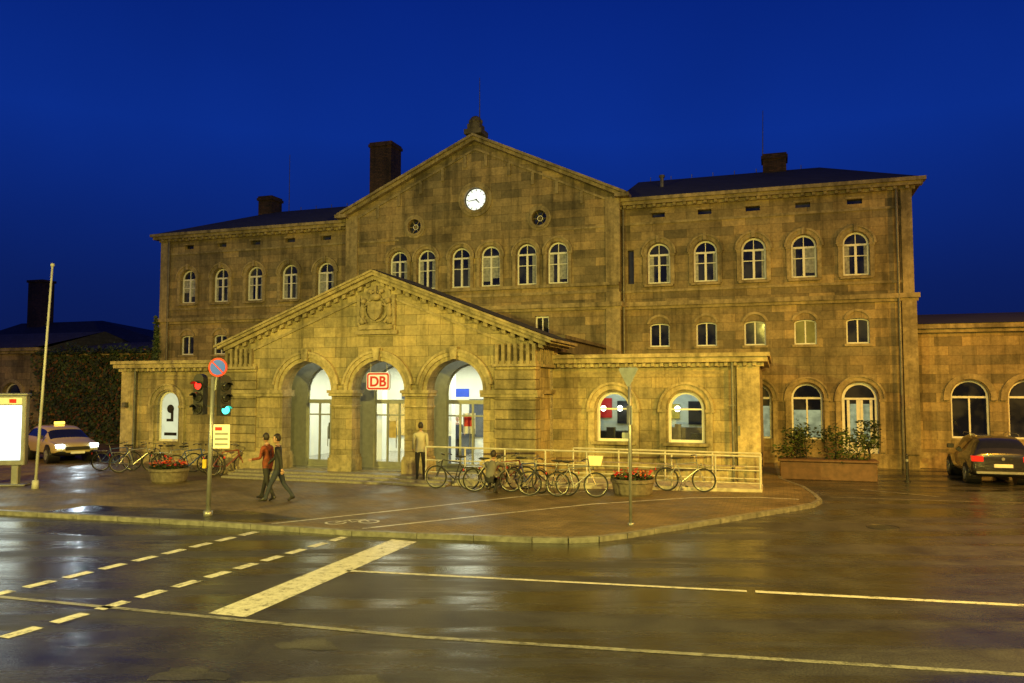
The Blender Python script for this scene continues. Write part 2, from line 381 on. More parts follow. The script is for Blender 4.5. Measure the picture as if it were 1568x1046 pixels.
td.box(-7.0,-6.4,TC-.42,TC+.3,11.12,11.28); td.box(6.4,7.0,TC-.42,TC+.3,11.12,11.28)
fin=MB(); fin.box(-.42,.42,TC-.4,TC+.5,14.5,14.72); fin.box(-.3,.3,TC-.3,TC+.35,14.72,14.98)
fin.cyl((0,TC,14.98),(0,TC,15.1),.3,.3,12); fin.sphere((0,TC,15.18),.27,.27,.22)
for a in range(8): fin.sphere((.24*math.cos(a*pi/4),TC+.24*math.sin(a*pi/4),15.12),.1)
fin.obj('gable_finial',M['trim_dk'],st)
w.obj('sandstone_walls',M['stone'],st); 
rf=MB()
RZ=13.3; RT=15.6
for q in(-1,1):
    a=q*6.4; e=q*(WH+.3); r=q*14.8
    rf.add([(a,TW-.4,11.12),(e,TW-.4,11.12),(r,RT,RZ),(a,RT,RZ)],[(0,1,2,3)])
    rf.add([(a,21.3,11.12),(e,21.3,11.12),(r,RT,RZ),(a,RT,RZ)],[(0,1,2,3)])
    rf.add([(e,TW-.4,11.12),(e,21.3,11.12),(r,RT,RZ)],[(0,1,2)])
rf.obj('slate_roofs',M['slate'],st)
ch=MB()
def chim(s0,s1,t0,t1,z0,z1):
    ch.box(s0,s1,t0,t1,z0,z1-.25); ch.box(s0-.07,s1+.07,t0-.07,t1+.07,z1-.25,z1-.1); ch.box(s0-.02,s1+.02,t0-.02,t1+.02,z1-.1,z1)
chim(-8.0,-6.72,14.5,15.7,11,16.4); chim(12.3,13.35,15.2,16.2,12.5,14.05); chim(-15.6,-14.7,15.2,16.2,12,14.2)
ch.obj('chimneys',M['brickchim'],st)
an=MB()
an.cyl((0.15,TC+.1,15.2),(0.15,TC+.1,17.2),.028,.015,5); an.cyl((12.3,15.7,13.9),(12.35,15.7,16.3),.028,.015,5)
s_=-13.8; an.cyl((s_,15.6,13.3),(s_,15.6,16.6),.025,.015,5)
an.cyl((7.9,13,12.2),(7.9,13,12.75),.09,.09,8); an.cyl((7.9,13,12.75),(7.9,13,12.85),.14,.14,8)
for x in range(7,15): 
    an.cyl((x,RT,RZ),(x,RT,RZ+.18),.02,.02,5); 
    if x<14: an.cyl((-x,RT,RZ),(-x,RT,RZ+.18),.02,.02,5)
for q in(-1,1):
    for xx,tt in((WH-.55,TW-.16),(6.62,TW-.12)):
        an.cyl((q*xx,tt,.0 if q>0 else .1),(q*xx,tt,10.9),.05,.05,8)
an.obj('aerials_and_downpipes',M['lead'],st)
ck=MB(); l=circ(0,11.58,.52,32); ck.poly([l],TC+.10)
ck.obj('clock_dial',M['clock'],st)
ch2=MB()
for k in range(12):
    a=pi*k/6; r0=.39; ch2.cyl((r0*math.cos(a),TC+.09,11.58+r0*math.sin(a)),(.47*math.cos(a),TC+.09,11.58+.47*math.sin(a)),.018,n=4)
ch2.cyl((0,TC+.08,11.58),(.15,TC+.08,11.43),.03,.022,5); ch2.cyl((0,TC+.075,11.58),(-.38,TC+.075,11.53),.024,.014,5); ch2.cyl((0,TC+.07,11.58),(0,TC+.1,11.58),.04,n=8)
ch2.ring(0,11.58,.49,.52,TC+.06,TC+.1,0,2*pi,32)
ch2.obj('clock_hands',M['black'],st)

# ---------------------------------------------------------------- one-storey front range
lw=MB(); T1=2.1; LH=12.2
RW=[7.72,10.02]; cg=MB(); lt=MB()
for (a,b,ws) in((5.7,LH,RW),(-LH,-5.6,[-10.0])):
    hs=[arch(x,1.34,2.95,1.12) for x in ws]
    if b<0: hs=[arch(-10.0,.98,2.95,1.02)]
    wall(lw,[(a,0),(b,0),(b,3.86),(a,3.86)],hs,T1,.3)
    for x in ws:
        if b>0: window(fr2,cg,x,1.34,2.95,1.12,None,T1+.14,style='none',f=.085); fr2.box(x-.475,x+.475,T1+.13,T1+.18,2.36,2.41)
        else: window(fr2,gl,x,.98,2.95,1.02,None,T1+.14,style='none',gm=3,f=.08)
        r=.56; zc=2.95-r
        lt.ring(x,zc,r+.06,r+.22,T1-.07,T1+.02); lt.ring(x,zc,r+.22,r+.30,T1-.12,T1+.02)
        for q in(-1,1):
            lt.box(x+q*(r+.16)-.1,x+q*(r+.16)+.1,T1-.07,T1+.02,.75,zc-.1); lt.box(x+q*(r+.17)-.14,x+q*(r+.17)+.14,T1-.12,T1+.02,zc-.1,zc)
        if b>0: lt.box(x-.72,x+.72,T1-.14,T1+.02,1.24,1.335)
    lt.box(a,b,T1-.08,T1+.02,0,.55)
    lt.box(a,b,T1-.13,T1+.02,.55,.66)
    o0=.18 if b<0 else 0; o1=.18 if b>0 else 0
    lt.box(a-o0,b+o1,T1-.12,T1+.02,3.72,3.86)
    lt.box(a-o0*1.6,b+o1*1.6,T1-.30,9.6,3.86,4.02); lt.box(a-o0*2,b+o1*2,T1-.38,9.6,4.02,4.14)
    td.box(a+.9,b-1.0,T1-.012,T1+.02,3.50,3.58)
    x=a+.2
    while x<b-.1: lt.box(x,x+.1,T1-.22,T1-.12,3.74,3.858); x+=.28
    e=(b-.62,b+.05) if b>0 else (a-.05,a+.62)
    lt.box(e[0],e[1],T1-.09,T1+.02,.66,3.72)
for q,e in((1,LH),(-1,-LH)): lw.add([(e,T1,0),(e,TW,0),(e,TW,4.0),(e,T1,4.0)],[(0,1,2,3)])
lw.obj('front_range_walls',M['stone_low'],st); lt.obj('front_range_trim',M['trim_lt'],st)
sr=MB(); sr.box(6.2,11.9,5.0,5.1,.3,3.6,0); sr.box(6.1,6.2,T1+.31,5.1,.3,3.6,0); sr.box(11.9,12.0,T1+.31,5.1,.3,3.6,0); sr.box(6.1,12,T1+.31,5.1,3.6,3.7,0); sr.box(6.1,12,T1+.31,5.1,.2,.3,1)
sr.box(6.9,9.0,3.4,3.9,.3,1.6,2); sr.box(9.3,11.5,3.6,4.1,.3,1.75,1); sr.box(6.6,7.1,4.93,4.99,2.0,2.7,3); sr.box(7.3,7.8,4.93,4.99,1.8,2.6,2); sr.box(9.0,9.5,4.93,4.99,2.0,2.5,4); sr.box(9.8,10.3,4.93,4.99,1.8,2.6,2)
sr.box(7.3,7.6,3.0,3.1,1.34,1.75,2); sr.box(10.1,10.5,2.6,2.7,1.34,1.62,2); sr.box(9.6,9.8,2.6,2.7,1.34,1.9,1); sr.box(7.9,8.15,2.6,2.65,1.34,1.6,0)
for x in(7.2,8.4,10.1,11.0): sr.cyl((x,3.2,3.3),(x,3.2,3.45),.14,.08,10,5); sr.cyl((x,3.2,3.45),(x,3.2,3.6),.01,m=2)
for x,t in((6.95,4.2),(7.5,4.4),(9.5,4.3)): sr.sphere((x,t,2.35),.1,m=5)
sr.obj('ticket_office_interior',[P('office_wall_pale',(.50,.55,.48),.7,var=.25,nscale=1.5),P('office_counter',(.18,.15,.1),.5),M['black'],M['red'],P('timetable_yellow',(.6,.45,.06),.5,var=.1),M['roomlamp']],st)
# portico
pw=MB(); PA,PB,PC=-5.6,5.7,.25; pe=4.42; pa=6.62; PD=2.7
AC=[-2.36,.34,3.06]; AR=.96; AT=3.95
psl=(pa-pe)/5.65
outer=[(PA,0),(PB,0),(PB,pe),(PC,pa),(PA,pe)]
ah=[arch(c,.32,AT,2*AR,None,20) for c in AC]
wall(pw,outer,ah,0,.55); pw.poly([outer]+ah,.55); pw.poly([[(PA,4.0),(PB,4.0),(PB,pe),(PC,pa),(PA,pe)]],PD)
pw.add([(PB,0,0),(PB,PD,0),(PB,PD,pe),(PB,0,pe)],[(0,1,2,3)]); pw.add([(PA,0,0),(PA,PD,0),(PA,PD,pe),(PA,0,pe)],[(0,1,2,3)])
pw.obj('portico_walls',M['stone_low'],st)
hr=MB(); hr.box(PA-.1,PB+.1,PD+.06,9.65,4.3,4.75); hr.box(PA-.25,PB+.25,PD+.07,9.6,4.75,4.87); hr.obj('hall_roof',M['trim_dk'],st)
pr=MB()
for c in AC:
    pr.ring(c,AT-AR,AR+.0,AR+.13,-.05,.03,n=24); pr.ring(c,AT-AR,AR+.13,AR+.26,-.11,.03,n=24); pr.ring(c,AT-AR,AR+.26,AR+.34,-.15,.03,n=24,a0=.15,a1=pi-.15)
    pr.prism([(c-.09,AT+.02),(c+.09,AT+.02),(c+.14,AT+.42),(c-.14,AT+.42)],-.2,.03)
zs=AT-AR
edges=[PA]+sum([[c-AR,c+AR] for c in AC],[])+[PB]
piers=[(edges[i],edges[i+1]) for i in(0,2,4,6)]
for i,(a,b) in enumerate(piers):
    if i in(1,2):
        pr.box(a-.06,b+.06,-.1,.6,zs-.2,zs-.1); pr.box(a-.1,b+.1,-.15,.62,zs-.1,zs-.0)
        pr.box(a-.03,b+.03,-.06,.57,zs-.55,zs-.5)
        pr.box(a-.06,b+.06,-.1,.6,.3,.75); pr.box(a-.03,b+.03,-.06,.58,.75,.85)
    else:
        a2,b2=(a-.12,b+.08) if i==0 else (a-.08,b+.12)
        pr.box(a2,b2,-.14,.6,zs-.12,zs); pr.box(a2,b2,-.1,.6,zs-.22,zs-.12)
        pr.box(a2+.0,b2-.0,-.12,.6,.0,.78); pr.box(a2+.04,b2-.04,-.08,.6,.78,.88)
pr.obj('portico_arch_trim',M['trim_lt'],st)
pq=MB()
for a,b in((PA-.05,PA+1.25),(PB-1.3,PB+.05)):
    z=.88
    while z<zs-.3:
        pq.box(a,b,-.07,.45,z+.008,z+.292); z+=.30
    z=zs+.02
    while z<pe-.75:
        pq.box(a,b,-.07,.45,z+.008,z+.292); z+=.30
pq.obj('corner_quoins',M['stone_rust'],st,bevel=.02)
pf=MB()
for a,b in((PA-.05,PA+1.25),(PB-1.3,PB+.05)):
    pf.box(a-.04,b+.04,-.17,.45,3.72,3.80)
    x=a+.06
    while x<b-.05:
        pf.box(x,x+.10,-.15,-.0,3.80,4.42); x+=.2
x=.25
while x<T1-.1: pf.box(PB+.0,PB+.1,x,x+.1,3.8,4.3); x+=.22
pf.box(PB-.1,PB+.14,.46,T1,3.72,3.8); pf.box(PB-.1,PB+.12,.46,T1-.1,zs-.12,zs); pf.box(PB-.1,PB+.12,.46,T1-.1,0,.8)
pf.obj('portico_frieze',M['trim'],st)
pc=MB()
rake(pc,5.85,.0,.14,-.22,PD,pa,psl,PC,0); rake(pc,6.05,.14,.10,-.34,PD,pa,psl,PC,0); rake(pc,6.15,.24,.07,-.4,PD,pa,psl,PC,0)
rake(pc,5.55,-.42,.08,-.05,.02,pa,psl,PC,0)
x=.2
while x<5.6:
    for q in(-1,1):
        zt=pa-psl*x; pc.prism([(PC+q*x,zt-.13),(PC+q*(x+.14),zt-.13-psl*.14),(PC+q*(x+.14),zt-.002-psl*.14),(PC+q*x,zt-.002)],-.13,.0)
    x+=.30
pc.obj('portico_raking_cornice',M['trim'],st)
pro=MB(); 
for q in(-1,1):
    pro.add([(PC,-.3,pa+.33),(PC+q*6.1,-.3,pa+.33-psl*6.1),(PC+q*6.1,PD,pa+.33-psl*6.1),(PC,PD,pa+.33)],[(0,1,2,3)])
pro.obj('portico_roof',M['slate'],st)
ca=MB(); cc=.28; cz=5.62
ca.box(cc-.68,cc+.68,-.06,.02,cz-.68,cz+.5); ca.ring(cc,cz+.5,0.02,.5,-.06,.02,n=16)
ca.ring(cc,cz+.02,.36,.43,-.12,-.05,0,2*pi,20)
ca.prism([(cc-.26,cz+.26),(cc+.26,cz+.26),(cc+.26,cz-.05),(cc+.14,cz-.26),(cc,cz-.36),(cc-.14,cz-.26),(cc-.26,cz-.05)],-.2,-.05)
ca.box(cc-.02,cc+.02,-.22,-.19,cz-.3,cz+.24); ca.box(cc-.24,cc+.24,-.22,-.19,cz-.02,cz+.02)
for q in(-1,1):
    ca.sphere((cc+q*.48,-.1,cz-.02),.11,.09,.26); ca.sphere((cc+q*.44,-.14,cz+.3),.1,.1,.11); ca.sphere((cc+q*.5,-.1,cz-.34),.13,.08,.13)
    ca.cyl((cc+q*.45,-.14,cz+.12),(cc+q*.27,-.2,cz+.18),.045,.03,6); ca.cyl((cc+q*.5,-.12,cz-.2),(cc+q*.33,-.16,cz-.42),.05,.04,6)
    ca.tube([(cc+q*.56,-.1,cz-.3),(cc+q*.65,-.1,cz-.1),(cc+q*.6,-.1,cz+.12)],.03)
    ca.sphere((cc+q*.2,-.14,cz+.62),.09,.07,.07); ca.box(cc+q*.64-.05,cc+q*.64+.05,-.12,-.05,cz-.5,cz+.5)
ca.sphere((cc,-.14,cz+.42),.2,.12,.12); 
for k in range(5): ca.sphere((cc-.16+.08*k,-.16,cz+.56+.03*(2-abs(k-2))),.04)
ca.cyl((cc,-.16,cz+.5),(cc,-.16,cz+.82),.03)
ca.box(cc-.62,cc+.62,-.14,-.05,cz-.64,cz-.5)
ca.box(cc-.76,cc+.76,-.1,.02,cz-.8,cz-.681)
ca.obj('coat_of_arms',M['trim'],st,smooth=False)
# inner glazed arcade
iw=MB(); TI=1.5
ia=[arch(c,.33,3.88,1.9,None,16) for c in AC]
wall(iw,[(PA+.05,.2),(PB-.05,.2),(PB-.05,4.3),(PA+.05,4.3)],ia,TI,.15)
iw.box(PA+.3,PB-.3,.56,TI,4.25,4.3)
iw.obj('vestibule_wall',P('grey_render',(.30,.31,.27),.7,var=.12),st)
di=MB(); dg=MB()
for c in AC:
    window(di,dg,c,.33,3.88,1.9,None,TI+.06,style='none',f=.06)
    t=TI+.05
    di.box(c-.88,c+.88,t-.02,t+.06,2.52,2.66)
    for x in(-.45,.0,.45): di.box(c+x-.035,c+x+.035,t,t+.05,.34,2.52)
    di.box(c-.88,c+.88,t-.005,t+.045,.34,.52); di.box(c-.88,c+.88,t-.004,t+.044,2.1,2.15)
    for x in(-.08,.08): di.cyl((c+x,t-.04,1.0),(c+x,t-.04,1.7),.016,n=6)
di.obj('door_frames',M['doorframe'],st); dg.obj('door_glazing',M['glassc'],st); cg.obj('ticket_office_glazing',M['glassc'],st)
rm=MB(); 
RZ0,RZ1=.3,4.1
rm.box(PA+.1,PB-.1,8.6,8.7,RZ0,RZ1); rm.box(PA+.0,PA+.1,TI+.2,8.6,RZ0,RZ1); rm.box(PB-.1,PB-.0,TI+.2,8.6,RZ0,RZ1); rm.box(PA,PB,TI+.2,8.7,RZ1,RZ1+.1)
for x in(-2.0,.9): rm.box(x-.2,x+.2,4.4,4.8,RZ0,RZ1)
rm.obj('hall_interior_walls',P('hall_white_paint',(.66,.66,.56),.6,var=.08,nscale=1),st)
fl=MB(); fl.box(PA+.05,PB-.05,.2,8.7,.1,.3); fl.obj('hall_floor',P('hall_floor_stone',(.22,.21,.18),.2,var=.2),st)
rl=MB(); 
for x in(-3.6,-.9,1.8,4.2):
    for t in(2.9,5.2,7.4): rl.box(x-.45,x+.45,t-.12,t+.12,4.02,4.09)
rl.obj('hall_ceiling_lamps',M['roomlamp'],st)
hi=MB()
hi.box(2.55,3.15,5.0,5.5,.3,2.1,0); hi.box(2.6,3.1,4.97,5.0,1.2,1.9,1); hi.box(2.6,3.1,4.97,5.0,.7,1.0,2)
hi.box(-3.6,-3.2,5,5.5,.3,2.0,3); hi.box(-.7,-.1,6.5,7,.3,1.9,0); hi.box(-.66,-.14,6.46,6.5,1.0,1.8,3)
hi.box(1.0,1.3,3.6,3.9,.3,1.3,3); hi.box(4.2,5.2,8.5,8.6,1,2.4,2); hi.box(.2,1.4,8.5,8.6,1,2.6,3); hi.box(-4,-2.6,8.5,8.6,1,2.4,2)
hi.box(2.5,2.95,2.08,2.1,1.5,2.2,0); hi.box(2.54,2.91,2.07,2.08,1.75,2.1,1); hi.box(-2.9,-2.5,2.3,2.34,1.2,1.8,3); hi.box(-.4,-.1,2.2,2.24,1.3,1.9,2)
hi.box(-4.8,-4.2,7,7.6,.3,2.4,3); hi.box(.3,.34,4,8.5,.3,1.2,3)
hi.box(-3.0,-1.6,8.5,8.59,2.6,3.0,3); hi.box(1.7,3.0,8.5,8.59,.3,2.5,3); hi.box(1.8,2.3,8.46,8.5,.4,2.4,0); hi.box(-.3,.6,7.4,7.5,2.7,3.05,4); hi.box(2.0,3.3,6.4,6.5,2.75,3.05,4)
hi.obj('hall_ticket_machines_and_posters',[M['white'],M['red'],P('poster_ochre',(.5,.35,.1),.5),P('dark_cabinet',(.05,.06,.08),.4),M['blue']],st)
# logo sign
sg=MB()
def rrect(x0,x1,z0,z1,r,n=5):
    l=[]
    for cx_,cz_,a0 in((x1-r,z0+r,-pi/2),(x1-r,z1-r,0),(x0+r,z1-r,pi/2),(x0+r,z0+r,pi)):
        for i in range(n+1):
            a=a0+pi/2*i/n; l.append((cx_+r*math.cos(a),cz_+r*math.sin(a)))
    return l
sg.prism(rrect(-.42,.42,-.29,.29,.09),-.05,.05,0)
a=rrect(-.40,.40,-.27,.27,.08); b=rrect(-.345,.345,-.215,.215,.045); n=len(a)
sg.add([(x,-.054,z) for x,z in a]+[(x,-.054,z) for x,z in b],[(i,(i+1)%n,n+(i+1)%n,n+i) for i in range(n)],1)
sg.cyl((-.3,0,.29),(-.3,0,.75),.012,m=2); sg.cyl((.3,0,.29),(.3,0,.75),.012,m=2)
so=sg.obj('station_logo_sign',[P('sign_white_lit',(.6,.6,.58),.4,emis=(.8,.85,.75),es=.25,var=.02),M['red'],M['galv']],st); so.location=(.30,.1,3.28)
tcv=bpy.data.curves.new('letters','FONT'); tcv.body='DB'; tcv.size=.46; tcv.extrude=.006; tcv.align_x='CENTER'; tcv.offset=.012
to=bpy.data.objects.new('logo_letters',tcv); COL.objects.link(to); to.parent=so; to.location=(0,-.062,-.16); to.rotation_euler=(pi/2,0,0); tcv.materials.append(M['red'])
sy=MB(); t=T1+.175
sy.cyl((-10.02,t,2.25),(-10.02,t-.006,2.25),.17,n=16); sy.box(-10.0,-9.87,t-.006,t-.002,1.75,2.25); sy.box(-10.2,-9.87,t-.0075,t-.0025,1.75,1.86); sy.box(-10.3,-9.7,t-.006,t-.002,1.2,1.32)
sy.obj('poster_symbol',M['black'],st)
fr.obj('window_frames_upper',M['winframe'],st); fr2.obj('window_frames_lower',M['white'],st)
gl.obj('window_glass',[M['glassd'],M['curtain'],M['blindy'],M['poster_lit']],st)
blind.obj('lit_blinds',M['blindw'],st)
tr.obj('stone_trim',M['trim'],st); td.obj('cornices',M['trim'],st)
dp=MB(); dp.cyl((11.45,T1-.16,.1),(11.45,T1-.16,3.85),.045); dp.cyl((-11.5,T1-.16,.1),(-11.5,T1-.16,3.85),.045)
for z in(1,2.5): dp.box(11.38,11.52,T1-.2,T1-.08,z,z+.05)
dp.box(-12.0,-11.85,T1-.3,T1-.09,2.3,2.5); dp.box(11.6,11.66,T1-.115,T1-.09,1.6,1.9)
dp.obj('front_downpipes',M['lead'],st)
stp=MB(); stp.box(-4.7,3.3,-1.35,-1.0,0,.17); stp.box(-4.7,3.3,-1.0,-.65,0,.24); stp.box(-4.7,3.3,-.65,.25,0,.31)
so=stp.obj('entrance_steps',M['granite'],None,loc=(CX,CY,0),rot=TH,bevel=.012)
# ---------------------------------------------------------------- annexes
def annex(name,s0,s1,t,h,wins,roofz,depth=9,ww=1.3,bot=1.15,top=3.37):
    e=root(name,(CX,CY,0),TH); a=MB(); f=MB(); g=MB(); tt=MB()
    hs=[arch(x,bot,top,ww) for x in wins]
    wall(a,[(s0,0),(s1,0),(s1,h),(s0,h)],hs,t,.25)
    for x in(s0,s1): a.add([(x,t,0),(x,t+depth,0),(x,t+depth,h),(x,t,h)],[(0,1,2,3)])
    a.add([(s0,t+depth,0),(s1,t+depth,0),(s1,t+depth,h),(s0,t+depth,h)],[(0,1,2,3)])
    for x in wins:
        window(f,g,x,bot,top,ww,None,t+.15,style='low')
        r=ww/2; zc=top-r; tt.ring(x,zc,r+.05,r+.25,t-.08,t+.02)
        for q in(-1,1): tt.box(x+q*(r+.15)-.11,x+q*(r+.15)+.11,t-.09,t+.02,zc-.12,zc)
    tt.box(s0,s1,t-.08,t+.02,0,.6); tt.box(s0,s1,t-.15,t+.02,h-.25,h-.1); tt.box(s0,s1,t-.3,t+.02,h-.1,h+.08)
    a.obj('walls',M['stone'],e); f.obj('window_frames',M['winframe'],e); g.obj('window_glass',[M['glassd'],M['curtain']],e); tt.obj('trim',M['trim'],e)
    r=MB(); r.add([(s0-.0,t-.35,h+.08),(s1,t-.35,h+.08),(s1,t+depth/2,roofz),(s0,t+depth/2,roofz)],[(0,1,2,3)])
    r.add([(s0-.0,t+depth,h+.08),(s1,t+depth,h+.08),(s1,t+depth/2,roofz),(s0,t+depth/2,roofz)],[(0,1,2,3)])
    for x in(s0,s1): r.add([(x,t,h),(x,t+depth,h),(x,t+depth/2,roofz)],[(0,1,2)])
    r.obj('roof',M['slate'],e); return e
annex('side_building',WH+.05,48,10.9,5.45,[19.7+1.92*i for i in range(12)],6.3)
annex('side_building',-48,-26.6,10.7,5.3,[-28.6-2.6*i for i in range(6)],6.6)
annex('side_building',-26.6,-WH-.05,11.0,5.0,[],5.9)
e=root('house',(CX,CY,0),TH); a=MB(); a.box(-52,-29,24,34,0,6.2); a.obj('walls',M['stone'],e)
r=MB(); r.add([(-52.5,23.5,6.2),(-28.5,23.5,6.2),(-28.5,34.5,6.2),(-52.5,34.5,6.2),(-50,29,8.8),(-41,29,8.8)],[(0,1,5,4),(1,2,5),(2,3,4,5),(3,0,4)]); r.obj('roof',M['slate'],e)
c=MB(); c.box(-48.2,-46.6,28,29.2,8,12.2); c.box(-48.3,-46.5,27.9,29.3,12.2,12.4); c.obj('chimney',M['brickchim'],e)
# ---------------------------------------------------------------- ramp
rp=root('entrance_ramp',(CX,CY,0),TH)
def rt(s): return -1.0+(s-2.5)/9.8*1.4
def rz(s): return .34-(s-2.5)/9.8*.16
m_=MB(); n=8
vs=[]
for i in range(n+1):
    s_=3.35+(12.3-3.35)*i/n
    for t,z in((rt(s_),0),(rt(s_),rz(s_)),(rt(s_)+(1.3 if s_<5.9 else 1.35),rz(s_)),(rt(s_)+1.3,0)): vs.append((s_,t,z))
fs=[(i*4+j,i*4+j+1,i*4+5+j,i*4+4+j) for i in range(n) for j in range(3)]+[(0,1,2,3),(n*4,n*4+1,n*4+2,n*4+3)]
m_.add(vs,fs); m_.obj('ramp_slab',P('ramp_concrete',(.42,.39,.31),.6,var=.3,nscale=5),rp)
r_=MB()
def rail(s0,s1,off):
    k=int((s1-s0)/1.15); st_=(s1-s0)/k
    P_=[(s0+st_*i) for i in range(k+1)]
    for x in P_: r_.cyl((x,rt(x)+off,.12),(x,rt(x)+off,rz(x)+.92),.026,n=7)
    for h,rr in((.92,.028),(.52,.018),(.16,.018)):
        r_.tube([(x,rt(x)+off,rz(x)+h) for x in P_],rr,n=6)
rail(2.5,12.25,.05); rail(6.7,12.25,1.22)
r_.obj('railing',P('railing_galvanised',(.5,.49,.43),.5,metal=.1,var=.2),rp)

# ---------------------------------------------------------------- ivy
def leaves(mb,n,fn,sz,m=0,tilt=.7):
    for _ in range(n):
        p,nr=fn(); p=Vector(p); nr=Vector(nr)+Vector((random.uniform(-tilt,tilt),random.uniform(-tilt,tilt),random.uniform(-.5,.8))); nr.normalize()
        u=nr.orthogonal().normalized(); u.rotate(Matrix.Rotation(random.uniform(0,2*pi),3,nr)); v=nr.cross(u); s=sz*random.uniform(.6,1.4)
        mm=m if not isinstance(m,list) else random.choice(m)
        mb.add([p-u*s*.5,p+v*s*.35,p+u*s*.6,p-v*s*.35],[(0,1,2,3)],mm)
M['leaf1']=P('leaf_green',(.05,.085,.018),.65,var=.5,nscale=.8); M['leaf2']=P('leaf_dark',(.026,.045,.012),.65,var=.5,nscale=.8)
M['leaf3']=P('leaf_russet',(.12,.055,.012),.65,var=.4,nscale=1.5); M['petal']=P('red_petal',(.55,.03,.02),.5,var=.3); M['petal2']=P('orange_petal',(.6,.15,.02),.5,var=.3)
iv=MB()
def fiv():
    while True:
        s=random.uniform(-27.2,-17.9); z=random.uniform(0,5.15)
        if s<-26.2 and random.random()<.5: continue
        d=.05+.10*math.sin(s*2.1+z*1.7)**2+.06*math.sin(s*5+z*4)
        return (s,10.85-random.uniform(0,d+.12),z),(0,-1,.2)
leaves(iv,15000,fiv,.17,[0,1,1,1,2],.5)
def fiv3():
    s=random.uniform(-26.9,-17.9); z=5.0+random.random()**2*(.35+.2*math.sin(s*2)+.15*math.sin(s*5.3)); return (s,random.uniform(10.4,11.2),z),(0,-.5,.8)
leaves(iv,1800,fiv3,.17,[0,1,1])
def fiv2():
    z=random.uniform(0,6.8); s=-17.95+random.uniform(-.1,.7)*random.random()*(1-z/9); return (s,TW-random.uniform(.12,.35),z),(0,-1,.2)
leaves(iv,1100,fiv2,.16,[0,1,1])
iv.obj('ivy',[M['leaf1'],M['leaf2'],M['leaf3']],None,recalc=False,loc=(CX,CY,0),rot=TH)

# ================================================================== GROUND
def sheet(name,loop,z,mat,thick=0):
    mb=MB(); L=[[Vector((a,b,0)) for a,b in loop]]
    tr_=tessellate_polygon(L); mb.add([(a,b,z) for a,b in loop],[tuple(x) for x in tr_])
    if thick:
        n=len(loop); mb.add([(a,b,z) for a,b in loop]+[(a,b,z-thick) for a,b in loop],[(i,(i+1)%n,n+(i+1)%n,n+i) for i in range(n)])
    o=mb.obj(name,mat,None,recalc=False)
    me=o.data
    bm=bmesh.new(); bm.from_mesh(me)
    for f in bm.faces:
        if abs(f.normal.z)>.9 and f.normal.z<0: f.normal_flip()
    bm.to_mesh(me); bm.free(); return o
def asphalt(name,base=.045,r0=.12,r1=.5,tint=(1,1,1)):
    m,nt,out=newmat(name); b=N(nt,'ShaderNodeBsdfPrincipled'); tc=N(nt,'ShaderNodeTexCoord')
    n1=N(nt,'ShaderNodeTexNoise'); n1.inputs['Scale'].default_value=.5; n1.inputs['Detail'].default_value=8; n1.inputs['Roughness'].default_value=.66
    mp=N(nt,'ShaderNodeMapping'); mp.inputs['Rotation'].default_value=(0,0,.24); mp.inputs['Scale'].default_value=(.3,2.2,1)
    nt.links.new(tc.outputs['Object'],mp.inputs[0]); nt.links.new(mp.outputs[0],n1.inputs['Vector'])
    n2=N(nt,'ShaderNodeTexNoise'); n2.inputs['Scale'].default_value=45; n2.inputs['Detail'].default_value=4; nt.links.new(tc.outputs['Object'],n2.inputs['Vector'])
    n3=N(nt,'ShaderNodeTexNoise'); n3.inputs['Scale'].default_value=1.1; n3.inputs['Detail'].default_value=8; n3.inputs['Roughness'].default_value=.6; nt.links.new(tc.outputs['Object'],n3.inputs['Vector'])
    r=ramp(nt,n3.outputs['Fac'],[(.3,[base*.45*t for t in tint]),(.7,[base*1.5*t for t in tint])])
    r2=ramp(nt,n2.outputs['Fac'],[(.35,.4),(.7,1.8)])
    c=mult(nt,r.outputs[0],r2.outputs[0],.8)
    r4=ramp(nt,n1.outputs['Fac'],[(.38,.55),(.6,1.3)]); c=mult(nt,c,r4.outputs[0],.9)
    nt.links.new(c,b.inputs['Base Color'])
    rr=ramp(nt,n1.outputs['Fac'],[(.42,r0),(.56,r1)]); nt.links.new(rr.outputs[0],b.inputs['Roughness'])
    b.inputs['Specular IOR Level'].default_value=.5
    bp=N(nt,'ShaderNodeBump'); bp.inputs['Strength'].default_value=.28; bp.inputs['Distance'].default_value=.012
    ad=N(nt,'ShaderNodeMath',operation='ADD'); nt.links.new(n2.outputs['Fac'],ad.inputs[0])
    m3=N(nt,'ShaderNodeMath',operation='MULTIPLY'); m3.inputs[1].default_value=2.0; nt.links.new(n1.outputs['Fac'],m3.inputs[0]); nt.links.new(m3.outputs[0],ad.inputs[1])
    nt.links.new(ad.outputs[0],bp.inputs['Height']); nt.links.new(bp.outputs[0],b.inputs['Normal'])
    nt.links.new(b.outputs[0],out.inputs[0]); return m
M['asph']=asphalt('wet_asphalt',.034,.08,.44); M['asph2']=asphalt('asphalt_patch',.06,.3,.6); M['asph3']=asphalt('dark_asphalt',.024,.15,.4)
